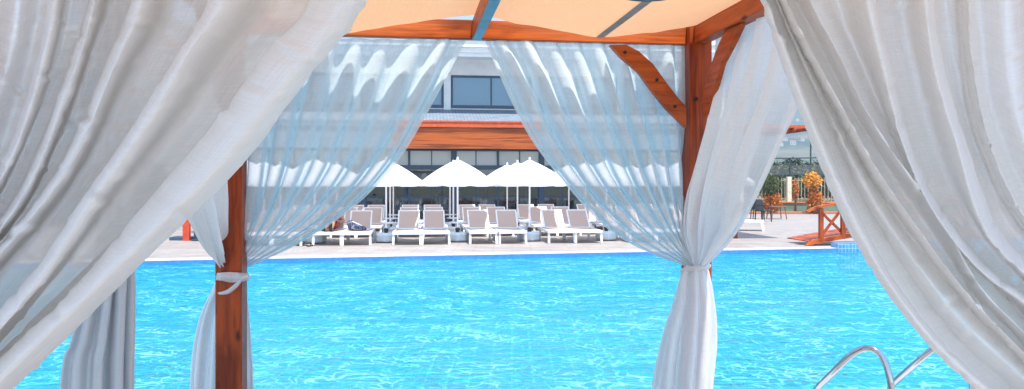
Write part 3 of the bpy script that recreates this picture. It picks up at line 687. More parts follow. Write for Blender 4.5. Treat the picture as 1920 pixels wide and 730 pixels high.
# ties
tp = PWd(0, 0, 0)
tie = tag(link('curtain_tie', sheet([[far_pt(x, y0, o) for (x, y0, o) in g] for g in (
    [(407,512,.10),(407,512,-.075),(435,510,-.08),(463,513,-.075),(464,514,.10)], [(407,519,.11),(406,519,-.08),(435,521,-.092),(464,520,-.08),(466,520,.11)],
    [(408,527,.10),(407,526,-.075),(435,529,-.08),(464,526,-.075),(465,526,.10)])], 14, 60, wrinkle(70), 0.4), 'tail_cloth', None, origin=far_pt(435, 525), solid=0.004),
    'white cloth band knotted round the left pool side post', 'curtain tie', 'curtain ties on the posts')
kn = MB(); kn.tube([far_pt(452, 518, -.09), far_pt(457, 521, -.105), far_pt(462, 520, -.10), far_pt(466, 519, -.09)], [.012, .02, .018, .01], 12); link('knot', kn, 'tail_cloth', tie)
for v in tie.children[0].data.vertices: v.co -= tie.location
gg = [[far_pt(452,520,-.10), far_pt(438,534,-.105), far_pt(424,544,-.10), far_pt(408,549,-.095)], [far_pt(456,524,-.11), far_pt(443,540,-.115), far_pt(428,551,-.11), far_pt(413,553,-.10)]]
bt = link('ribbon_end', sheet(gg, 8, 30, lambda u, v: (0.006*sin(u*9), 0), 0.3), 'tail_cloth', tie, solid=0.003)
for v in bt.data.vertices: v.co -= tie.location
gg = [[far_pt(455,518,-.10), far_pt(462,517,-.10), far_pt(470,519,-.09)], [far_pt(455,524,-.10), far_pt(462,525,-.10), far_pt(470,521,-.09)]]
bt = link('ribbon_end', sheet(gg, 8, 20, None, 0.3), 'tail_cloth', tie, solid=0.003)
for v in bt.data.vertices: v.co -= tie.location
ring = []
for k in range(29):
    a = 2*pi*k/28; ring.append(P(1304, 501, 4.04)+Vector((0.068*cos(a), 0.055*sin(a), 0.016*cos(a*1.0+0.6)-0.008)))
tie2 = tag(link('curtain_tie', MB().tube(ring, [0.015+0.004*nz(k, 1) for k in range(29)], 10, cap=False), 'tail_cloth', None, origin=P(1304, 503, 4.04)),
    'thin white cloth band round the gathered curtains at the right pool side post', 'curtain tie', 'curtain ties on the posts')

# ---------------------------------------------------------------- pool ladder rails
def railpath(p):
    pts = [Vector(x) for x in p]; return resample(pts, 60)
lad = wthing('pool_ladder', P(1672, 860, 4.3), 'polished steel ladder handrails arching over the near pool edge', 'pool ladder')
A1 = [P(1674,880,4.25), P(1673,790,4.25), P(1671,728,4.25), P(1664,692,4.27), P(1650,664,4.30), P(1631,653,4.33), P(1610,657,4.38), P(1590,671,4.44), P(1560,700,4.54), P(1533,727,4.64), P(1526,745,4.68), P(1524,775,4.72), P(1523,820,4.76), P(1523,900,4.85)]
link('handrail', MB().tube(railpath(A1), 0.0195, 16), 'chrome', lad, smooth=True)
off = (P(1683, 712, 4.72)-P(1540, 720, 4.62))
link('handrail', MB().tube([p+off for p in railpath(A1)], 0.0195, 16), 'chrome', lad, smooth=True)
for z in (-0.25, -0.5, -0.75):
    a = P(1523, 900, 4.85); a.z = z; link('step', MB().bar(a, a+off, 0.09, 0.03), 'chrome', lad)
for s_ in (0, 1):
    b = P(1674, 860, 4.25)+off*s_; b.z = 0.012; link('foot_flange', MB().lathe([(0.05, 0), (0.05, 0.008), (0.03, 0.02)], 20, b), 'chrome', lad)
M_ = P(1523, 900, 4.85)

# ---------------------------------------------------------------- restaurant building
B0, B1 = S(-260, 29), S(1345, 29)
bld = rthing('restaurant', S(900, 29), 29, 'two storey white restaurant with cedar fascia and navy framed glass behind the loungers', 'building')
def bx(name, x0, x1, y0, y1, z0, z1, mat, parent=bld, bevel=0.0):
    return link(name, MB().box(x0, x1, y0, y1, z0, z1), mat, parent, bevel=bevel)
rb = MB(); rb.prism([(B0-1, 27.55, 3.80), (B0-1, 30.7, 4.60), (B0-1, 30.7, 4.45), (B0-1, 27.55, 3.70)], (B1-B0+2, 0, 0))
rt = link('roof', rb, 'roof_tile', bld)
FA, FB = S(738, 27.6), S(1012, 27.6)
bx('fascia', FA, FB, 27.60, 27.66, 2.83, 3.62, 'cedar')
M['slate_clad'] = simple('blue_grey_cladding', (0.16, 0.25, 0.32), 0.6, 0, 0.05, 2)
bx('cladding', B0-1, FA-0.002, 27.61, 27.66, 2.83, 3.62, 'slate_clad'); bx('cladding', FB+0.002, B1+1, 27.61, 27.66, 2.83, 3.62, 'slate_clad')
for g0, g1, gm in ((FA, FB, 'cedar_trim'), (B0-1, FA-0.003, 'slate_clad'), (FB+0.003, B1+1, 'slate_clad')):
    fm = MB(); fm.box(g0, g1, 27.53, 27.59, 3.62, 3.80); fm.box(g0, g1, 27.50, 27.62, 3.801, 3.86); link('gutter', fm, gm, bld)
bx('ceiling', B0, B1, 27.7, 37, 2.87, 2.93, 'dark')
bx('back_wall', B0, B1, 37, 37.1, 0, 2.9, 'dark')
fl = MB(); fl.box(B0, B1, 29.2, 37, 0.006, 0.03); link('interior_floor', fl, 'dark', bld)
# lower glazing
post_s = S(851, 29); bay = S(1010, 29)-S(846, 29)
k0 = int((B0-post_s)/bay); k1 = int((B1-post_s)/bay)
for k in range(k0, k1+1):
    s0 = post_s+k*bay
    bx('glazing_post', s0-0.11, s0+0.11, 28.9, 29.1, 0, 2.85, 'navy', bevel=0.006)
    if k < k1:
        f = MB(); mid = s0+bay/2
        f.box(mid-0.045, mid+0.045, 28.94, 29.05, 0.01, 2.84)
        f.box(s0+0.112, s0+bay-0.112, 28.95, 29.04, 2.80, 2.846)
        f.box(s0+0.112, s0+bay-0.112, 28.95, 29.04, 2.08, 2.25)
        for c_ in (0.25, 0.75): f.box(s0+bay*c_-0.018, s0+bay*c_+0.018, 28.97, 29.03, 0.06, 2.80)
        f.box(s0+0.112, s0+bay-0.112, 28.95, 29.04, 0.012, 0.09)
        f.box(s0+0.112, s0+bay-0.112, 28.965, 29.035, 1.02, 1.07)
        w = link('window_frame', f, 'navy', bld)
        link('pane', MB().quad((s0+0.1, 29.0, 0.09), (s0+bay-0.1, 29.0, 0.09), (s0+bay-0.1, 29.0, 2.08), (s0+0.1, 29.0, 2.08)), 'glass', w)
        link('pane', MB().quad((s0+0.1, 29.0, 2.25), (s0+bay-0.1, 29.0, 2.25), (s0+bay-0.1, 29.0, 2.80), (s0+0.1, 29.0, 2.80)), 'glass_band', w)
# upper storey
UT = 30.6
pier = S(838.5, UT); ub = 3.62; WZ0, WZ1 = 4.62, 5.98
wl = MB(); wl.box(B0, B1, UT, UT+0.3, WZ1, 6.9); wl.box(B0, B1, UT, UT+0.3, 3.6, WZ0)
k0 = int((B0-pier)/ub)-1; k1 = int((B1-pier)/ub)
pr = MB()
for k in range(k0, k1+1):
    s0 = pier+k*ub
    if s0 < B0 or s0 > B1: continue
    pr2 = MB(); pr2.box(s0-0.14, s0+0.14, UT-0.10, UT+0.28, WZ0-0.08, WZ1+0.003)
    link('pier', pr2, 'whitewall', bld)
    if s0+ub < B1+1:
        f = MB(); x0, x1 = s0+0.145, s0+ub-0.145
        f.box(x0, x1, UT+0.02, UT+0.12, WZ1-0.09, WZ1-0.003); f.box(x0, x1, UT-0.02, UT+0.12, WZ0+0.003, WZ0+0.13)
        f.box(x0, x0+0.09, UT+0.02, UT+0.12, WZ0+0.13, WZ1-0.09); f.box(x1-0.09, x1, UT+0.02, UT+0.12, WZ0+0.13, WZ1-0.09)
        f.box((x0+x1)/2-0.03, (x0+x1)/2+0.03, UT+0.025, UT+0.11, WZ0+0.13, WZ1-0.09)
        w = link('window_frame', f, 'navy', bld)
        link('pane', MB().quad((x0+0.05, UT+0.07, WZ0+0.1), (x1-0.05, UT+0.07, WZ0+0.1), (x1-0.05, UT+0.07, WZ1-0.05), (x0+0.05, UT+0.07, WZ1-0.05)), 'glass_up', w)
link('wall', wl, 'whitewall', bld)
bx('side_wall', B1, B1+0.3, 29.0, 37.1, 0, 6.9, 'whitewall')
co = MB()
co.prism([(B0-1, 28.95, 6.47), (B0-1, UT-0.001, 6.62), (B0-1, UT-0.001, 6.9), (B0-1, 28.95, 6.6)], (B1-B0+2, 0, 0))
co.box(B0-1, B1+1, 28.85, 28.948, 6.45, 6.66); co.box(B0-1, B1+1, 28.74, 28.846, 6.60, 6.84); co.box(B0-1, B1+1, 28.62, 28.736, 6.79, 7.05)
co.box(B0-1, B1+1, 28.55, 37.3, 7.052, 7.2)
link('cornice', co, 'whitewall', bld)

# ---------------------------------------------------------------- sun loungers
def make_lounger(s, t):
    """foot end at t, head end beyond; width 0.70"""
    r = rthing('sun_lounger', s, t, None, 'sun lounger')
    f = MB(); w = 0.33
    for x in (-w, w):
        f.box(s+x-0.03, s+x+0.03, t+0.06, t+1.86, 0.27, 0.335)
    f.box(s-w-0.03, s+w+0.03, t, t+0.075, 0.262, 0.338); f.box(s-w+0.032, s+w-0.032, t+1.78, t+1.85, 0.27, 0.33); f.box(s-w+0.032, s+w-0.032, t+1.13, t+1.18, 0.275, 0.325)
    link('frame', f, 'white', r, bevel=0.012)
    for x in (-w, w):
        for y, d in ((t+0.04, -1), (t+1.62, 1)):
            l = MB(); l.bar((s+x, y+0.05*(-d), 0.30), (s+x*1.03, y+0.02*d, 0.0), 0.055, 0.075); link('leg', l, 'white', r, bevel=0.008)
    st = MB(); st.box(s-w+0.032, s+w-0.032, t+0.077, t+1.128, 0.316, 0.326); link('seat_sling', st, 'sling', r)
    # raised back
    y0, z0, y1, z1 = t+1.17, 0.345, t+1.70, 0.80; bw = 0.27
    b = MB(); b.bar((s-bw, y0, z0), (s-bw, y1, z1), 0.04, 0.035); b.bar((s+bw, y0, z0), (s+bw, y1, z1), 0.04, 0.035)
    b.bar((s-bw-0.02, y1, z1), (s+bw+0.02, y1, z1), 0.035, 0.04); b.bar((s-bw+0.02, y0, z0), (s+bw-0.02, y0, z0), 0.03, 0.03)
    link('back_frame', b, 'white', r, bevel=0.008)
    g = MB(); g.quad((s-bw+0.015, y0+0.008, z0+0.008), (s+bw-0.015, y0+0.008, z0+0.008), (s+bw-0.015, y1-0.004, z1-0.004), (s-bw+0.015, y1-0.004, z1-0.004)); link('back_sling', g, 'sling', r, solid=0.005)
    for x in (-0.2, 0.2): link('prop', MB().bar((s+x, t+1.5, 0.6), (s+x, t+1.72, 0.31), 0.02, 0.02), 'white', r)
    return r
def make_parasol(s, t):
    r = rthing('parasol', s, t, None, 'parasol')
    z0, z1, rr = 1.60, 2.17, 1.02
    c = MB(); c.uv = []; n = 8; K = 7; top = Vector((s, t, z1)); sub = 5
    for k in range(K+1):
        f_ = k/K
        for j in range(n*sub):
            side = j//sub; m = (j % sub)/sub
            a0, a1 = 2*pi*(side+0.5)/n, 2*pi*(side+1.5)/n
            q0 = Vector((cos(a0), sin(a0))); q1_ = Vector((cos(a1), sin(a1))); q_ = q0.lerp(q1_, m)
            sag = -0.05*sin(pi*m)*f_*f_
            z = z1-(z1-z0)*(f_**1.12)+0.035*sin(pi*f_)+sag*0.5
            c.v.append(Vector((s+q_.x*rr*f_*(1-0.05*sin(pi*m)*f_), t+q_.y*rr*f_*(1-0.05*sin(pi*m)*f_), z))); c.uv.append((q_.x*f_, q_.y*f_))
    nn = n*sub
    for j in range(nn):   # valance
        b = c.v[K*nn+j]; c.v.append(b+Vector((0, 0, -0.10-0.02*abs(sin(pi*j/2.5))))); c.uv.append((j*0.1, 1.2))
    for k in range(K+1):
        for j in range(nn):
            a = k*nn+j; b = k*nn+(j+1) % nn; c.f.append([a, b, b+nn, a+nn])
    cn = link('canopy', c, 'parasol', r, smooth=True)
    vt = MB(); vt.lathe([(0.20, z1-0.085), (0.12, z1-0.03), (0.02, z1+0.012)], 16, (s, t, 0)); link('vent', vt, 'parasol', cn, smooth=True)
    link('finial', MB().lathe([(0.016, z1+0.01), (0.03, z1+0.035), (0.03, z1+0.055), (0.012, z1+0.085)], 12, (s, t, 0)), 'white', r, smooth=True)
    link('pole', MB().tube([(s, t, 0.12), (s, t, z1)], 0.023, 12), 'white', r)
    for j in range(8):
        a = 2*pi*(j+0.5)/8; link('rib', MB().bar((s+0.03*cos(a), t+0.03*sin(a), z1-0.05), (s+0.97*cos(a), t+0.97*sin(a), z0+0.0), 0.015, 0.012), 'white', r)
    bs = MB(); h = 0.25; pts = []
    for zz, ro in ((0.02, 0.29), (0.06, 0.31), (0.20, 0.30), (h, 0.25)):
        pts.append((ro, zz))
    bs.lathe(pts, 8, (s, t, 0)); link('base', bs, 'pale_plastic', r, bevel=0.01)
    link('clamp', MB().lathe([(0.05, h), (0.055, h+0.05), (0.065, h+0.06), (0.065, h+0.10), (0.04, h+0.12)], 14, (s, t, 0)), 'black', r)
    return r
def make_table(s, t):
    r = rthing('side_table', s, t, None, 'side table')
    link('table_top', MB().lathe([(0.22, 0.455), (0.25, 0.465), (0.25, 0.485), (0.24, 0.49)], 24, (s, t, 0)), 'white', r)
    link('stem', MB().tube([(s, t, 0.03), (s, t, 0.456)], [0.035, 0.03], 12), 'white', r)
    link('foot', MB().lathe([(0.20, 0), (0.20, 0.015), (0.05, 0.04), (0.04, 0.06)], 18, (s, t, 0)), 'white', r)
    return r
FT = 18.9
um_px = [456, 590, 724, 858, 993, 1137, 1281, 1425]
s_um = [S(p, FT+1.0) for p in um_px]
rows = [(FT, 'front row nearest the pool'), (FT+2.62, 'middle row'), (FT+5.2, 'back row nearest the restaurant')]
protoL = protoU = protoT = None; placed = []
ordn = ['first', 'second', 'third', 'fourth', 'fifth', 'sixth', 'seventh', 'eighth']
front_px = {2: (614, 669), 3: (763, 817), 4: (906, 961), 5: (1053, 1102)}
for ri, (t, rn) in enumerate(rows):
    rs_ = ('poolside row', 'middle row', 'back row')[ri]
    for i in range(len(s_um)):
        # pair to the left of parasol i
        if i > 0:
            c_ = s_um[i]-0.93 if i == 0 else (s_um[i]+s_um[i-1])/2
            for k, sx in enumerate((-0.365, 0.365)):
                s = c_+sx
                if ri == 0 and i in front_px: s = S(front_px[i][k], t+0.1)
                s += random.uniform(-.03, .03) if ri else 0
                if ri == 0 and i == 7: continue
                if protoL is None: o = protoL = make_lounger(s, t)
                else:
                    o = clone(protoL, RW(s, t+random.uniform(-.05, .05)), RA+random.uniform(-.02, .02))
                side = 'left' if k == 0 else 'right'
                tag(o, 'taupe sling lounger, %s one of the %s pair from left, %s' % (side, ordn[i-1], rs_), 'sun lounger', 'sun loungers in rows on the far deck')
        s = s_um[i]
        if ri == 0 and i == 7: continue
        if protoU is None: o = protoU = make_parasol(s, t+1.0)
        else: o = clone(protoU, RW(s, t+1.0+(0 if ri == 0 else random.uniform(-.1, .1))), RA+random.uniform(-.1, .1))
        tag(o, 'white parasol on pale base, %s from left, %s' % (ordn[i], rs_), 'parasol', 'white parasols between the loungers')
        tt = t+1.62; sx = s+0.06
        if protoT is None: o = protoT = make_table(sx, tt)
        else: o = clone(protoT, RW(sx+random.uniform(-.05, .05), tt))
        tag(o, 'round white table by the %s parasol from left, %s' % (ordn[i], rs_), 'side table', 'round white tables beside the parasols')

g_ = G(1433, 433); o = clone(protoL, g_, 1.25); tag(o, 'taupe sling lounger standing alone near the charcoal chairs, foot end just clear of the curtain', 'sun lounger', 'sun loungers in rows on the far deck')
# ---------------------------------------------------------------- people
def skin_body(name, joints, edges, mat, sub=2):
    """joints: {key: (co, radius)}, one continuous skinned surface"""
    ks = list(joints); me = bpy.data.meshes.new(name)
    me.from_pydata([tuple(joints[k][0]) for k in ks], [(ks.index(a), ks.index(b)) for a, b in edges], [])
    o = bpy.data.objects.new(name, me); COL.objects.link(o)
    md = o.modifiers.new('skin', 'SKIN'); md.use_smooth_shade = True
    for i, k in enumerate(ks):
        r = joints[k][1]; r = r if isinstance(r, tuple) else (r, r)
        me.skin_vertices[0].data[i].radius = r
        me.skin_vertices[0].data[i].use_root = (k == 'pelvis')
    s = o.modifiers.new('sub', 'SUBSURF'); s.levels = sub; s.render_levels = sub
    dg = bpy.context.evaluated_depsgraph_get(); ev = o.evaluated_get(dg); m2 = bpy.data.meshes.new_from_object(ev)
    o.modifiers.clear(); o.data = m2; m2.materials.clear(); m2.materials.append(M[mat])
    for p in m2.polygons: p.use_smooth = True
    return o
def ell(c, r, n=14):
    mb = MB(); mb.sm = True; c = Vector(c); prof = []
    for k in range(9):
        a = -pi/2+pi*k/8; prof.append((max(0.001, cos(a)), sin(a)))
    i0 = 0
    for rr, z in prof:
        for j in range(n):
            b = 2*pi*j/n; mb.v.append(c+Vector((r[0]*rr*cos(b), r[1]*rr*sin(b), r[2]*z)))
    for k in range(8):
        for j in range(n):
            a = k*n+j; b = k*n+(j+1) % n; mb.f.append([a, b, b+n, a+n])
    return mb
def finish_person(o, kids, s, t, z, label, group=None):
    o.location = RW(s, t, z); o.rotation_euler = (0, 0, RA); tag(o, label, 'person', group)
    for nm, mb, mat in kids: link(nm, mb, mat, o, smooth=True)
# sunbather lying on her back, feet to the pool
s0 = S(front_px[2][0], FT+0.1); J = {}
def j(k, x, y, z, r): J[k] = (Vector((x, y, z)), r)
j('pelvis', 0.02, 0.98, 0.12, (.15, .105)); j('waist', 0.02, 1.16, 0.16, (.125, .09)); j('chest', 0.02, 1.36, 0.30, (.15, .10)); j('neck', 0.03, 1.53, 0.45, (.05, .05)); j('headb', 0.03, 1.60, 0.53, (.075, .08)); j('headt', 0.03, 1.68, 0.60, (.07, .08))
for sg, nm in ((-1, 'l'), (1, 'r')):
    kx = 0.05 if sg < 0 else 0.0
    j(nm+'hip', 0.09*sg, 0.92, 0.11, .09); j(nm+'knee', 0.09*sg+kx, 0.52, 0.22 if sg > 0 else 0.17, .065); j(nm+'calf', 0.09*sg+kx, 0.34, 0.14, .058); j(nm+'ank', 0.085*sg, 0.16, 0.065, .035)
    j(nm+'heel', 0.085*sg, 0.10, 0.05, .036); j(nm+'toe', 0.095*sg, 0.075, 0.20, (.04, .02))
    j(nm+'sho', 0.17*sg+0.02, 1.40, 0.36, .055); j(nm+'elb', 0.27*sg+0.02, 1.20, 0.20, .04); j(nm+'wri', 0.20*sg+0.02, 1.00, 0.20, .028)
    j(nm+'palm', 0.16*sg+0.02, 0.94, 0.235, (.035, .016))
    for q_ in range(4): j(nm+'f%d' % q_, 0.12*sg+0.02+0.0, 0.93-0.022*q_+0.03, 0.245, .009)
ed = [('pelvis','waist'),('waist','chest'),('chest','neck'),('neck','headb'),('headb','headt')]
for nm in 'lr':
    ed += [('pelvis',nm+'hip'),(nm+'hip',nm+'knee'),(nm+'knee',nm+'calf'),(nm+'calf',nm+'ank'),(nm+'ank',nm+'heel'),(nm+'heel',nm+'toe'),('chest',nm+'sho'),(nm+'sho',nm+'elb'),(nm+'elb',nm+'wri'),(nm+'wri',nm+'palm')]+[(nm+'palm',nm+'f%d' % q_) for q_ in range(4)]
pz = 0.345
body = skin_body('person', J, ed, 'skin')
# knitted wrap over hips and thighs, following the body
wrap = MB(); wrap.sm = True; rings = [(0.50, 0.205, 0.02, 0.175, 0.085), (0.62, 0.205, 0.02, 0.185, 0.10), (0.80, 0.17, 0.02, 0.19, 0.115), (0.98, 0.135, 0.02, 0.185, 0.125), (1.16, 0.165, 0.02, 0.16, 0.11), (1.30, 0.26, 0.02, 0.175, 0.115), (1.44, 0.36, 0.02, 0.16, 0.10)]
nr = 28
for (y, z, x, rx, rz) in rings:
    for q_ in range(nr):
        a = 2*pi*q_/nr; wrap.v.append(Vector((x+rx*cos(a)*(1+0.03*sin(5*a+y*9)), y+0.02*sin(3*a), z+rz*sin(a)*(1+0.04*sin(4*a)))))
for k in range(len(rings)-1):
    for q_ in range(nr):
        a = k*nr+q_; b = k*nr+(q_+1) % nr; wrap.f.append([a, b, b+nr, a+nr])
finish_person(body, [('wrap', wrap, 'dress'), ('hair', ell((0.03, 1.685, 0.60), (.095, .085, .10)), 'hair')], s0, FT, pz, 'person lying on the front lounger, feet to the pool, red and white zigzag wrap')
for sg in (-1, 1):
    sl = MB(); sl.box(0.085*sg-0.042, 0.085*sg+0.042, 0.035, 0.052, 0.01, 0.235); link('sandal', sl, 'black', body, bevel=0.012)
# seated diners behind the glass
def diner(s, t, label, mat, face):
    J = {}
    def j(k, x, y, z, r): J[k] = (Vector((x*face, y, z)), r)
    j('pelvis', 0, 0, 0.50, (.15, .12)); j('waist', 0.01, 0, 0.68, (.13, .10)); j('chest', 0.03, 0, 0.90, (.12, .17)); j('neck', 0.05, 0, 1.08, .05); j('headb', 0.08, 0, 1.16, (.07, .075)); j('headt', 0.08, 0, 1.25, (.075, .085))
    for sg, nm in ((-1, 'l'), (1, 'r')):
        j(nm+'hip', 0.05, 0.09*sg, 0.50, .085); j(nm+'knee', 0.45, 0.10*sg, 0.50, .06); j(nm+'ank', 0.42, 0.10*sg, 0.09, .04); j(nm+'toe', 0.56, 0.10*sg, 0.05, .035)
        j(nm+'sho', 0.03, 0.19*sg, 0.98, .055); j(nm+'elb', 0.14, 0.24*sg, 0.76, .042); j(nm+'wri', 0.36, 0.15*sg, 0.78, .03); j(nm+'hand', 0.44, 0.12*sg, 0.78, (.038, .018))
    ed = [('pelvis','waist'),('waist','chest'),('chest','neck'),('neck','headb'),('headb','headt')]
    for nm in 'lr': ed += [('pelvis',nm+'hip'),(nm+'hip',nm+'knee'),(nm+'knee',nm+'ank'),(nm+'ank',nm+'toe'),('chest',nm+'sho'),(nm+'sho',nm+'elb'),(nm+'elb',nm+'wri'),(nm+'wri',nm+'hand')]
    o = skin_body('person', J, ed, 'skin')
    sh = MB(); sh.sm = True
    for (z, x, rx, ry) in ((0.46, 0, .17, .18), (0.62, 0.01, .145, .17), (0.78, 0.02, .14, .18), (0.92, 0.03, .135, .205), (1.02, 0.04, .10, .17), (1.07, 0.05, .06, .07)):
        for q_ in range(20):
            a = 2*pi*q_/20; sh.v.append(Vector(((x+rx*cos(a))*face, ry*sin(a), z)))
    for k in range(5):
        for q_ in range(20):
            a = k*20+q_; b = k*20+(q_+1) % 20; sh.f.append([a, b, b+20, a+20])
    finish_person(o, [('shirt', sh, mat), ('hair', ell((0.055*face, 0, 1.25), (.085, .09, .095)), 'hair')], s, t, 0.03, label)
diner(S(818, 30), 30.1, 'person seated at a table behind the glass, wearing a pale grey top', 'shirt', 1)
diner(S(866, 30), 30.3, 'person seated near the plant behind the glass, wearing a red top', 'shirt_red', -1)
diner(S(938, 30), 30.1, 'person seated by the glass door, wearing a grey blue shirt, facing right', 'shirt', 1)
# dining furniture behind the glass
def dtable(s, t):
    r = rthing('dining_table', s, t, None, 'table')
    link('table_top', MB().box(s-0.45, s+0.45, t-0.4, t+0.4, 0.76, 0.79), 'table_orange', r)
    link('tablecloth', MB().box(s-0.47, s+0.47, t-0.42, t+0.42, 0.792, 0.80), 'linen', r)
    for x in (-0.4, 0.4):
        for y in (-0.35, 0.35): link('leg', MB().box(s+x-0.02, s+x+0.02, t+y-0.02, t+y+0.02, 0.03, 0.76), 'white', r)
    return r
def dchair(s, t):
    r = rthing('dining_chair', s, t, None, 'chair')
    link('seat', MB().box(s-0.22, s+0.22, t-0.22, t+0.22, 0.45, 0.49), 'linen', r)
    b = MB(); b.box(s-0.21, s+0.21, t+0.20, t+0.23, 0.55, 0.95); link('backrest', b, 'linen', r)
    for x in (-0.19, 0.19):
        for y in (-0.19, 0.19): link('leg', MB().box(s+x-0.018, s+x+0.018, t+y-0.018, t+y+0.018, 0.03, 0.45 if y < 0 else 0.56), 'linen', r)
    return r
T0 = C0 = None
tabs = [(700, 'far left'), (770, 'left of the pale grey diner'), (838, 'between the pale grey and red diners'), (905, 'left of the door diner'), (968, 'right of the door diner'), (1035, 'right of the opening')]
for px, w_ in tabs:
    s = S(px, 30.2)
    if T0 is None: o = T0 = dtable(s, 30.2)
    else: o = clone(T0, RW(s, 30.2))
    tag(o, 'orange dining table under white cloth behind the glass, %s' % w_, 'table', 'dining tables behind the glass')
    for dx, dy, rr, nm in ((-0.1, 0.75, 0.2, 'behind'), (0.15, -0.72, pi+0.3, 'in front of')):
        if C0 is None: o = C0 = dchair(s+dx, 30.2+dy)
        else: o = clone(C0, RW(s+dx, 30.2+dy), RA+rr)
        tag(o, 'white dining chair %s the table %s' % (nm, w_), 'chair', 'dining chairs behind the glass')

# ---------------------------------------------------------------- bag and sandals
sb = S(672, FT+0.3)
bag = rthing('beach_bag', sb-0.05, FT+0.66, 'navy patterned beach bag slumped on the seat of the second front lounger', 'bag', z=0.338)
bm_ = MB(); bm_.sm = True; nr = 26; prof = [(0.20, .09, 0.0), (0.235, .115, 0.05), (0.225, .11, 0.12), (0.19, .085, 0.17), (0.12, .05, 0.205), (0.02, .01, 0.215)]
for k, (rx, ry, z) in enumerate(prof):
    for q_ in range(nr):
        a = 2*pi*q_/nr; w_ = 1+0.07*sin(5*a+k)
        bm_.v.append(Vector((sb-0.05+rx*cos(a)*w_-0.10*(z/0.2)**1.5, FT+0.66+ry*sin(a)*w_, 0.340+z*(1+0.25*cos(a+pi)))))
for k in range(len(prof)-1):
    for q_ in range(nr):
        a = k*nr+q_; b = k*nr+(q_+1) % nr; bm_.f.append([a, b, b+nr, a+nr])
bm_.f.append(list(range(nr))[::-1]); bm_.f.append([(len(prof)-1)*nr+q_ for q_ in range(nr)])
bb = link('bag_body', bm_, 'bag', bag)
link('handle', MB().tube([(sb-0.18, FT+0.60, 0.57), (sb-0.10, FT+0.53, 0.545), (sb+0.0, FT+0.52, 0.50), (sb+0.08, FT+0.55, 0.46)], 0.010, 8), 'linen', bag)
for k, (px, py, rz) in enumerate(((566, 461, 0.3), (582, 462, 1.2))):
    g = G(px, py); rs = wthing('sandal', g, 'black sandal lying on the deck, %s of the two by the lounger' % ('left' if k == 0 else 'right'), 'sandal', 'sandals by the front lounger')
    m = MB(); m.sm = True
    def R2(x, y): return g.x+x*cos(rz)-y*sin(rz), g.y+x*sin(rz)+y*cos(rz)
    pts = [(-.13, -.03), (-.10, -.045), (0, -.04), (.10, -.055), (.14, -.02), (.13, .03), (.05, .045), (-.10, .04)]
    link('sole', MB().prism([(*R2(x, y), 0.002) for x, y in pts], (0, 0, 0.022)), 'black', rs)
    link('strap', MB().tube([(*R2(.03, -.045), 0.02), (*R2(.04, -.02), 0.06), (*R2(.05, .015), 0.06), (*R2(.045, .042), 0.02)], 0.010, 6), 'black', rs)

# ---------------------------------------------------------------- left deck: red post with gear
g = G(350, 451.5)
fp = wthing('rescue_post', g, 'short red post with dark gear at its foot, left beyond the pool', 'post')
link('post', MB().box(g.x-0.09, g.x+0.09, g.y-0.06, g.y+0.06, 0, 0.62), 'red_paint', fp, bevel=0.01)
link('cap', MB().prism([(g.x-0.11, g.y-0.08, 0.622), (g.x+0.11, g.y-0.08, 0.622), (g.x, g.y-0.08, 0.78)], (0, 0.16, 0)), 'red_paint', fp)
link('foot_plate', MB().box(g.x-0.5, g.x+0.75, g.y+0.05, g.y+0.5, 0.0, 0.09), 'navy', fp, bevel=0.01)
link('hose_reel', MB().lathe([(0.17, 0), (0.17, 0.02), (0.10, 0.03), (0.10, 0.20), (0.17, 0.21), (0.17, 0.23)], 20, (g.x+0.30, g.y, 0.02)), 'navy', fp)

# ---------------------------------------------------------------- bridge at right
br = wthing('footbridge', G(1515, 462), 'arched timber footbridge with crossed railing over the pool edge at right', 'footbridge')
bp0 = G(1512, 461.5); ang = math.atan2(ED.y, ED.x)-0.10; ux = Vector((cos(ang), sin(ang), 0)); uy = Vector((-sin(ang), cos(ang), 0))
LB = 5.2; 
def bpt(x, y, z=0):
    h = 0.30*sin(pi*x/LB) if 0 < x < LB else 0
    v = bp0+ux*x+uy*y; v.z = h+z; return v
for y in (0.0,):
    m = MB(); n = 26; up = [bpt(LB*k/n, y, 0.115) for k in range(n+1)]; lo = [bpt(LB*k/n, y, 0.0) for k in range(n+1)]
    lo[0].z = 0.0; up[0].z = 0.02; up[-1].z = 0.02
    m.prism(up+lo[::-1], uy*0.09); link('side_beam', m, 'wood_x', br, bevel=0.004)
dm = MB()
for k in range(36):
    x = 0.08+k*(LB-0.16)/36; a, b = bpt(x, 0.09, 0.08), bpt(x+0.12, 0.09, 0.08); c, d = bpt(x+0.12, 1.2, 0.08), bpt(x, 1.2, 0.08)
    dm.prism([a, b, c, d], (0, 0, 0.025))
link('deck_boards', dm, 'wood_y', br)
xs = [0.42, 1.0, 1.9, 2.8, 3.7, 4.6]
xs = [0.40, 0.97, 1.75, 2.6, 3.45, 4.23, 4.8]
for y in (0.045,):
    for x in xs:
        a = bpt(x, y, 0.02); b = bpt(x, y, 0.86); link('railing_post', MB().bar(a, b, 0.10, 0.10), 'wood_z', br, bevel=0.006)
    m = MB(); n = 22; hx = [0.03+(LB-0.06)*k/n for k in range(n+1)]
    for k in range(n): m.bar(bpt(hx[k], y, 0.90 if k else 0.84), bpt(hx[k+1]+0.01, y, 0.90), 0.12, 0.055)
    link('handrail', m, 'wood_x', br)
    for k in range(len(xs)-1):
        link('cross_brace', MB().bar(bpt(xs[k], y, 0.16), bpt(xs[k+1], y, 0.78), 0.04, 0.06), 'wood_z', br)
        link('cross_brace', MB().bar(bpt(xs[k], y+0.042, 0.78), bpt(xs[k+1], y+0.042, 0.16), 0.04, 0.06), 'wood_z', br)
iw = MB(); a, b = edge(7.75, -0.02), edge(14, -0.02)
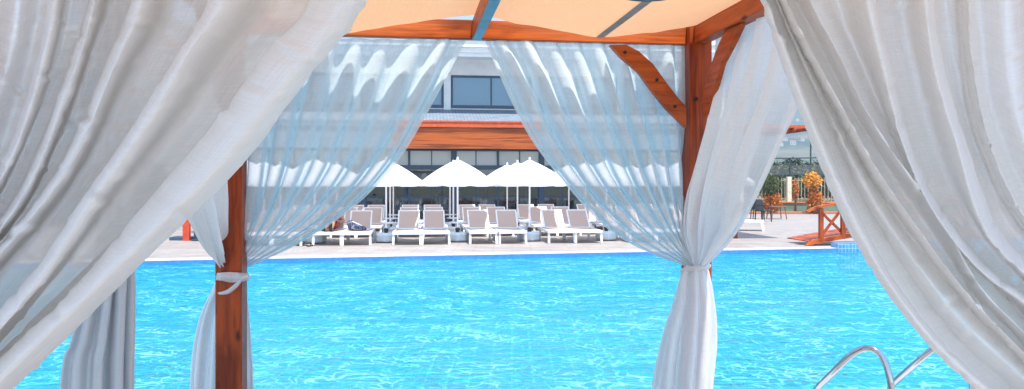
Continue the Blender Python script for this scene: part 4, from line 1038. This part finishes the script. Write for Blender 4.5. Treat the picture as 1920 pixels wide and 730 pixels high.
iw.prism([a+Vector((0, 0, -0.6)), b+Vector((0, 0, -0.6)), b+Vector((0, 0, 0.2)), a+Vector((0, 0, 0.12))], EN*0.3)
def wall_tile():
    m, nt, o = newmat('raised_wall_mosaic'); tc = N(nt, 'ShaderNodeTexCoord'); mp = N(nt, 'ShaderNodeMapping'); mp.inputs['Rotation'].default_value = (pi/2, 0, 0)
    L(nt, tc.outputs['Object'], mp.inputs[0]); b_ = N(nt, 'ShaderNodeTexBrick', Scale=1.0); b_.offset = 0
    for k_, c_ in (('Color1', (0.05, 0.20, 0.52, 1)), ('Color2', (0.10, 0.30, 0.60, 1)), ('Mortar', (0.3, 0.45, 0.65, 1))): b_.inputs[k_].default_value = c_
    b_.inputs['Brick Width'].default_value = 0.09; b_.inputs['Row Height'].default_value = 0.09; b_.inputs['Mortar Size'].default_value = 0.008
    L(nt, mp.outputs[0], b_.inputs['Vector']); p = N(nt, 'ShaderNodeBsdfPrincipled', Roughness=0.3); L(nt, b_.outputs[0], p.inputs['Base Color']); L(nt, p.outputs[0], o.inputs[0]); return m
tag(link('raised_pool_wall', iw, wall_tile(), None, origin=a), 'pale blue mosaic wall rising from the water under the footbridge', 'wall')

# ---------------------------------------------------------------- right background
def pole(m, a, b, r, n=10): return m.tube([a, b], r, n)
# flat timber roofed shelter
sh0 = P(1528, 240, 20); zt = sh0.z
shd = wthing('timber_shelter', Vector((sh0.x-1.6, sh0.y+1.2, 0)), 'flat red timber shelter roof on a post, peeking out by the street lamp', 'shelter')
rfm = MB(); ux2, uy2 = Vector((RC, RS, 0)), Vector((-RS, RC, 0))
rfm.prism([sh0, sh0-ux2*3.0, sh0-ux2*3.0+uy2*2.6, sh0+uy2*2.6], (0, 0, 0.07))
link('roof', rfm, 'cedar_trim', shd)
rr_ = MB()
for k in range(7): rr_.bar(sh0-ux2*(0.1+0.46*k)+Vector((0, 0, -0.04)), sh0-ux2*(0.1+0.46*k)+uy2*2.6+Vector((0, 0, -0.04)), 0.05, 0.07)
link('rafters', rr_, 'wood_y', shd)
c0 = sh0-ux2*1.7+uy2*1.3; link('post', MB().box(c0.x-0.08, c0.x+0.08, c0.y-0.08, c0.y+0.08, 0, zt-0.08), 'wood_z', shd)
# street lamp
y_ = 48.0; lb = P(1520, 344, y_); lb.z = 0
st = wthing('street_lamp', lb, 'tall dark gooseneck street lamp behind the fence', 'street lamp')
zt = P(0, 262, y_).z
path = [Vector((lb.x, y_, 0)), Vector((lb.x, y_, zt))]+[Vector((lb.x+0.30-0.30*cos(a*pi/10), y_, zt+0.42*sin(a*pi/10))) for a in range(1, 9)]
link('pole', MB().tube(path, 0.05, 10), 'steel_dark', st)
link('lamp_head', MB().lathe([(0.05, 0.02), (0.16, -0.08), (0.20, -0.22)], 14, (lb.x+0.58, y_, zt+0.12)), 'steel_dark', st, smooth=True)
link('lamp_globe', MB().lathe([(0.17, -0.22), (0.16, -0.30), (0.08, -0.37), (0.01, -0.38)], 14, (lb.x+0.58, y_, zt+0.12)), 'cream', st, smooth=True)
# tennis court fence
def net_mat():
    m, nt, o = newmat('windbreak_net'); d = N(nt, 'ShaderNodeBsdfDiffuse'); d.inputs[0].default_value = (0.22, 0.22, 0.22, 1); t = N(nt, 'ShaderNodeBsdfTransparent')
    tc = N(nt, 'ShaderNodeTexCoord'); n_ = N(nt, 'ShaderNodeTexNoise', Scale=3.0); L(nt, tc.outputs['Object'], n_.inputs['Vector'])
    mr = N(nt, 'ShaderNodeMapRange'); mr.inputs['To Min'].default_value = 0.52; mr.inputs['To Max'].default_value = 0.62; L(nt, n_.outputs[0], mr.inputs['Value'])
    x = N(nt, 'ShaderNodeMixShader'); L(nt, mr.outputs[0], x.inputs[0]); L(nt, d.outputs[0], x.inputs[1]); L(nt, t.outputs[0], x.inputs[2]); L(nt, x.outputs[0], o.inputs[0]); return m
M['net'] = net_mat()
TA, TB = P(1290, 299, 50), P(1900, 272, 43); zt = TA.z
tf = wthing('court_fence', Vector((TA.x, TA.y, 0)), 'tall dark framed sports court fence with a grey net band', 'fence')
rl = MB(); TB.z = zt
def tfp(k, z): p = TA.lerp(TB, k); p.z = z; return p
for z in (zt, zt-1.05): rl.tube([tfp(0, z), tfp(1, z)], 0.04, 8)
link('rails', rl, 'steel_dark', tf)
link('net', MB().quad(tfp(0, zt-1.0), tfp(1, zt-1.0), tfp(1, zt-0.45), tfp(0, zt-0.45)), 'net', tf)
kk = [((1502-1290)/610)+i*0.165 for i in range(-2, 5)]
for k in kk:
    if 0 <= k <= 1: link('post', MB().tube([tfp(k, 0), tfp(k, zt+0.03)], 0.05, 8), 'steel_dark', tf)
# planter wall, cream picket fence, kerb, grass
WY = 40.0
def wl_(px, z=0, dy=0.0): k = (px-960)/F; Y = WY+dy+(px-1500)*-0.004; return Vector((k*Y, Y, z))
pwm = MB(); pwm.prism([wl_(1290), wl_(1900), wl_(1900, 0.5), wl_(1290, 0.5)], (0, 0.3, 0))
tag(link('planter_wall', pwm, 'green_wall', None, origin=wl_(1500)), 'low grey green rendered wall below the cream picket fence', 'wall')
cpm = MB(); cpm.prism([wl_(1290, .502, -.05), wl_(1900, .502, -.05), wl_(1900, .56, -.05), wl_(1290, .56, -.05)], (0, 0.4, 0))
pk = wthing('picket_fence', wl_(1479, 0.5), 'cream metal picket fence with square posts on the low wall', 'fence')
link('coping', cpm, 'red_edge', pk)
p0, p1 = wl_(1290, .56, .15), wl_(1900, .56, .15); ln = (p1-p0).length; dd = (p1-p0).normalized()
pm = MB(); nP = int(ln/0.17)
for i in range(nP):
    q_ = p0+dd*(i*0.17); pm.box(q_.x-0.014, q_.x+0.014, q_.y-0.012, q_.y+0.012, 0.60, 1.86)
pm.bar(p0+Vector((0, .03, .15)), p1+Vector((0, .03, .15)), 0.03, 0.05); pm.bar(p0+Vector((0, .03, 1.15)), p1+Vector((0, .03, 1.15)), 0.03, 0.05)
link('pickets', pm, simple('tan_paint', (0.42, 0.36, 0.27), 0.6), pk)
for px in (1301, 1390, 1479, 1568, 1657, 1746, 1835):
    q_ = wl_(px, .56, .15); link('post', MB().box(q_.x-0.11, q_.x+0.11, q_.y-0.11, q_.y+0.11, 0.56, 1.90), 'cream', pk, bevel=0.01)
# lawn strip with terracotta kerb, curving away
kb = MB(); gr = MB(); n = 30
def kerb(i): px = 1290+i*620/n; Y = 39.0-1.0*((px-1420)/300)**2*0.9-0.6; return Vector(((px-960)/F*Y, Y, 0))
for i in range(n):
    a, b = kerb(i), kerb(i+1); kb.prism([a, b, b+Vector((0, .28, 0)), a+Vector((0, .28, 0))], (0, 0, 0.10))
    gr.quad(a+Vector((0, .28, .05)), b+Vector((0, .28, .05)), wl_(1290+(i+1)*620/n, .05, 0), wl_(1290+i*620/n, .05, 0))
tag(link('kerb', kb, 'red_edge'), kind='structure'); 
tag(link('lawn', gr, 'grass'), kind='structure')

# shrubs
def leaves(c, r, n, size, squash=1.0, seed=0, cone=0.0, core=0.35):
    rnd = random.Random(seed); mb = MB(); c = Vector(c)
    for _ in range(n):
        while True:
            p = Vector((rnd.uniform(-1, 1), rnd.uniform(-1, 1), rnd.uniform(-1, 1)))
            if core < p.length < 1: break
        w = 1-cone*(p.z*0.5+0.5)
        lump = 0.82+0.42*noise.noise(p*2.1+Vector((seed, 0, 0)))
        q = Vector((p.x*r*w*lump, p.y*r*w*lump, p.z*r*squash*(0.92+0.1*lump)))+c
        d = Vector((rnd.gauss(0, 1), rnd.gauss(0, 1), rnd.gauss(0, 1))).normalized(); e = d.cross(Vector((rnd.gauss(0, 1), rnd.gauss(0, 1), rnd.gauss(0, 1)))).normalized()
        s = size*rnd.uniform(.6, 1.3)
        mb.quad(q-e*s*.4, q+d*s-e*s*0.1, q+d*s*1.3, q+d*s*0.4+e*s*.45)
    return mb
def shrub(name, loc, blobs, trunk, label, cat='shrub', group=None):
    r = wthing(name, loc, label, cat, group)
    link('trunk', MB().tube([Vector(loc), Vector(loc)+Vector((0.03, 0, trunk*0.5)), Vector(loc)+Vector((0, 0, trunk))], [trunk*0.03+0.02, trunk*0.02+0.02, 0.012], 8), 'bark', r)
    for k, (dx, dz, rad, sq, cone, n, size, mat) in enumerate(blobs):
        link('crown' if k == 0 else 'lower_crown', leaves(Vector(loc)+Vector((dx, 0, dz)), rad, n, size, sq, k+hash(label) % 50 if False else k+int(loc[0]*7) % 50, cone), mat, r)
    return r
def gp(px, Y): return Vector(((px-960)/F*Y, Y, 0.05))
shrub('ball_shrub', gp(1523, 38.2), [(-0.02, 1.62, .50, .9, 0, 900, .09, 'leaf_orange'), (0.12, 0.62, .58, 1.25, .35, 1300, .09, 'leaf_rust')], 1.7, 'orange ball topped shrub with a rust coloured skirt before the picket fence')
shrub('ball_shrub', gp(1444, 38.6), [(0.0, 1.42, .62, .9, 0, 1200, .09, 'leaf_green'), (0.1, 0.55, .62, 1.0, .2, 1300, .09, 'leaf_rust')], 1.5, 'green topped shrub with rust coloured skirt beside the curtain edge')
shrub('sapling', gp(1491, 38.8), [(0.0, 1.2, .26, 2.2, .2, 420, .07, 'leaf_rust')], 1.6, 'thin rust leaved sapling between the two ball topped shrubs', 'sapling')
for k, (px, Y, rad, h, mat) in enumerate([(1395, 66, 2.4, 2.6, 'leaf_dark'), (1452, 62, 2.0, 2.2, 'leaf_green'), (1490, 70, 2.6, 2.5, 'leaf_dark'), (1530, 64, 1.9, 2.0, 'leaf_green'), (1560, 72, 2.8, 2.8, 'leaf_dark'), (1600, 66, 2.3, 2.4, 'leaf_green'), (1320, 72, 3.0, 3.0, 'leaf_dark'), (1655, 70, 2.6, 2.6, 'leaf_dark')]):
    wh = ['first', 'second', 'third', 'fourth', 'fifth', 'sixth', 'seventh', 'eighth'][k]
    g_ = gp(px, Y); g_.z = 0
    shrub('broadleaf_tree', g_, [(0, h*0.78, rad, .75, 0, 2600, .26, mat)], h, ('dark' if mat == 'leaf_dark' else 'olive') + ' rounded tree beyond the court fence, at about %s the street lamp' % ('far left of' if px < 1400 else 'left of' if px < 1470 else 'just left of' if px < 1510 else 'just right of' if px < 1545 else 'right of' if px < 1580 else 'well right of' if px < 1640 else 'far right of'), 'tree', 'trees beyond the court fence')

# rattan chairs and table
def chair(loc, rz, mat, label):
    r = tag(empty('rattan_chair', loc, rz), label, 'chair', 'rattan chairs on the far deck')
    link('seat', MB().box(-.24, .24, -.24, .24, .42, .47), mat, r, bevel=0.01)
    b = MB()
    for k in range(7):
        a0, a1 = -0.9+k*1.8/7, -0.9+(k+1)*1.8/7
        b.prism([(0.27*sin(a0), .27*cos(a0), .44), (0.27*sin(a1), .27*cos(a1), .44), (0.30*sin(a1), .30*cos(a1), .86), (0.30*sin(a0), .30*cos(a0), .86)], (0, 0.02, 0))
    link('backrest', b, mat, r)
    for x in (-.21, .21):
        link('armrest', MB().box(x*1.2-.02, x*1.2+.02, -.22, .2, .64, .67), mat, r)
        for y in (-.2, .2): link('leg', MB().bar((x, y, .42), (x*1.1, y*1.1, 0), .035, .035), mat, r)
    return r
chair(G(1431, 416), 0.6, 'charcoal_rattan', 'charcoal rattan chair nearest the curtain edge on the far deck')
chair(G(1420, 411), 2.6, 'charcoal_rattan', 'charcoal rattan chair behind its twin, half hidden by the curtain')
tl = G(1456, 411); tb = wthing('garden_table', tl, 'brown square garden table beside the charcoal chairs', 'table')
link('table_top', MB().box(tl.x-.33, tl.x+.33, tl.y-.35, tl.y+.35, .52, .56), 'brown_rattan', tb, bevel=0.005)
for x in (-.29, .29):
    for y in (-.3, .3): link('leg', MB().bar((tl.x+x*.9, tl.y+y*.9, .52), (tl.x+x*1.1, tl.y+y*1.1, 0), .035, .035), 'brown_rattan', tb)

# hillside houses
M['house_w'] = simple('house_render', (0.75, 0.74, 0.70), 0.8); M['house_r'] = simple('house_roof', (0.45, 0.17, 0.10), 0.8)
H0 = None; rnd = random.Random(3)
def house(loc, w, d, h):
    r = wthing('hillside_house', loc, None, 'house')
    x, y, z = loc
    link('wall', MB().box(x-w/2, x+w/2, y-d/2, y+d/2, z-3, z+h), 'house_w', r)
    rf = MB(); rf.prism([(x-w/2-.4, y-d/2-.4, z+h), (x-w/2-.4, y+d/2+.4, z+h), (x-w/2-.4, y, z+h+2.2)], (w+.8, 0, 0)); link('roof', rf, 'house_r', r)
    link('window', MB().box(x-w/4-.8, x-w/4+.8, y-d/2-.05, y-d/2+.02, z+1, z+2.6), 'navy', r); link('window', MB().box(x+w/4-.8, x+w/4+.8, y-d/2-.05, y-d/2+.02, z+1, z+2.6), 'navy', r)
    return r
hs = [(1463, 700), (1472, 760), (1466, 900), (1478, 850), (1487, 720), (1495, 980), (1503, 760), (1512, 880), (1521, 720), (1530, 930), (1538, 800), (1470, 1100), (1499, 1180), (1547, 760)]
for k, (px, Y) in enumerate(hs):
    x = (px-960)/F*Y; loc = Vector((x, Y, hz(x, Y)))
    if H0 is None: o = H0 = house(loc, 9, 8, 5); o.scale = (.5, .5, .5)
    else: o = clone(H0, loc, rnd.uniform(-.4, .4)); o.scale = [rnd.uniform(.35, .65)]*3
    tag(o, 'small white red roofed house on the hillside seen through the right gap', 'house', 'houses on the hillside')

# ---------------------------------------------------------------- haze
def haze_mat():
    m, nt, o = newmat('haze'); v = N(nt, 'ShaderNodeVolumePrincipled'); v.inputs['Color'].default_value = (0.62, 0.80, 1.0, 1); v.inputs['Density'].default_value = 0.0011; v.inputs['Anisotropy'].default_value = 0.1
    L(nt, v.outputs[0], o.inputs['Volume']); return m
hb = MB().box(-5050, 5050, -650, 5250, -4, 330)
hzo = link('haze', hb, haze_mat()); tag(hzo, kind='stuff')
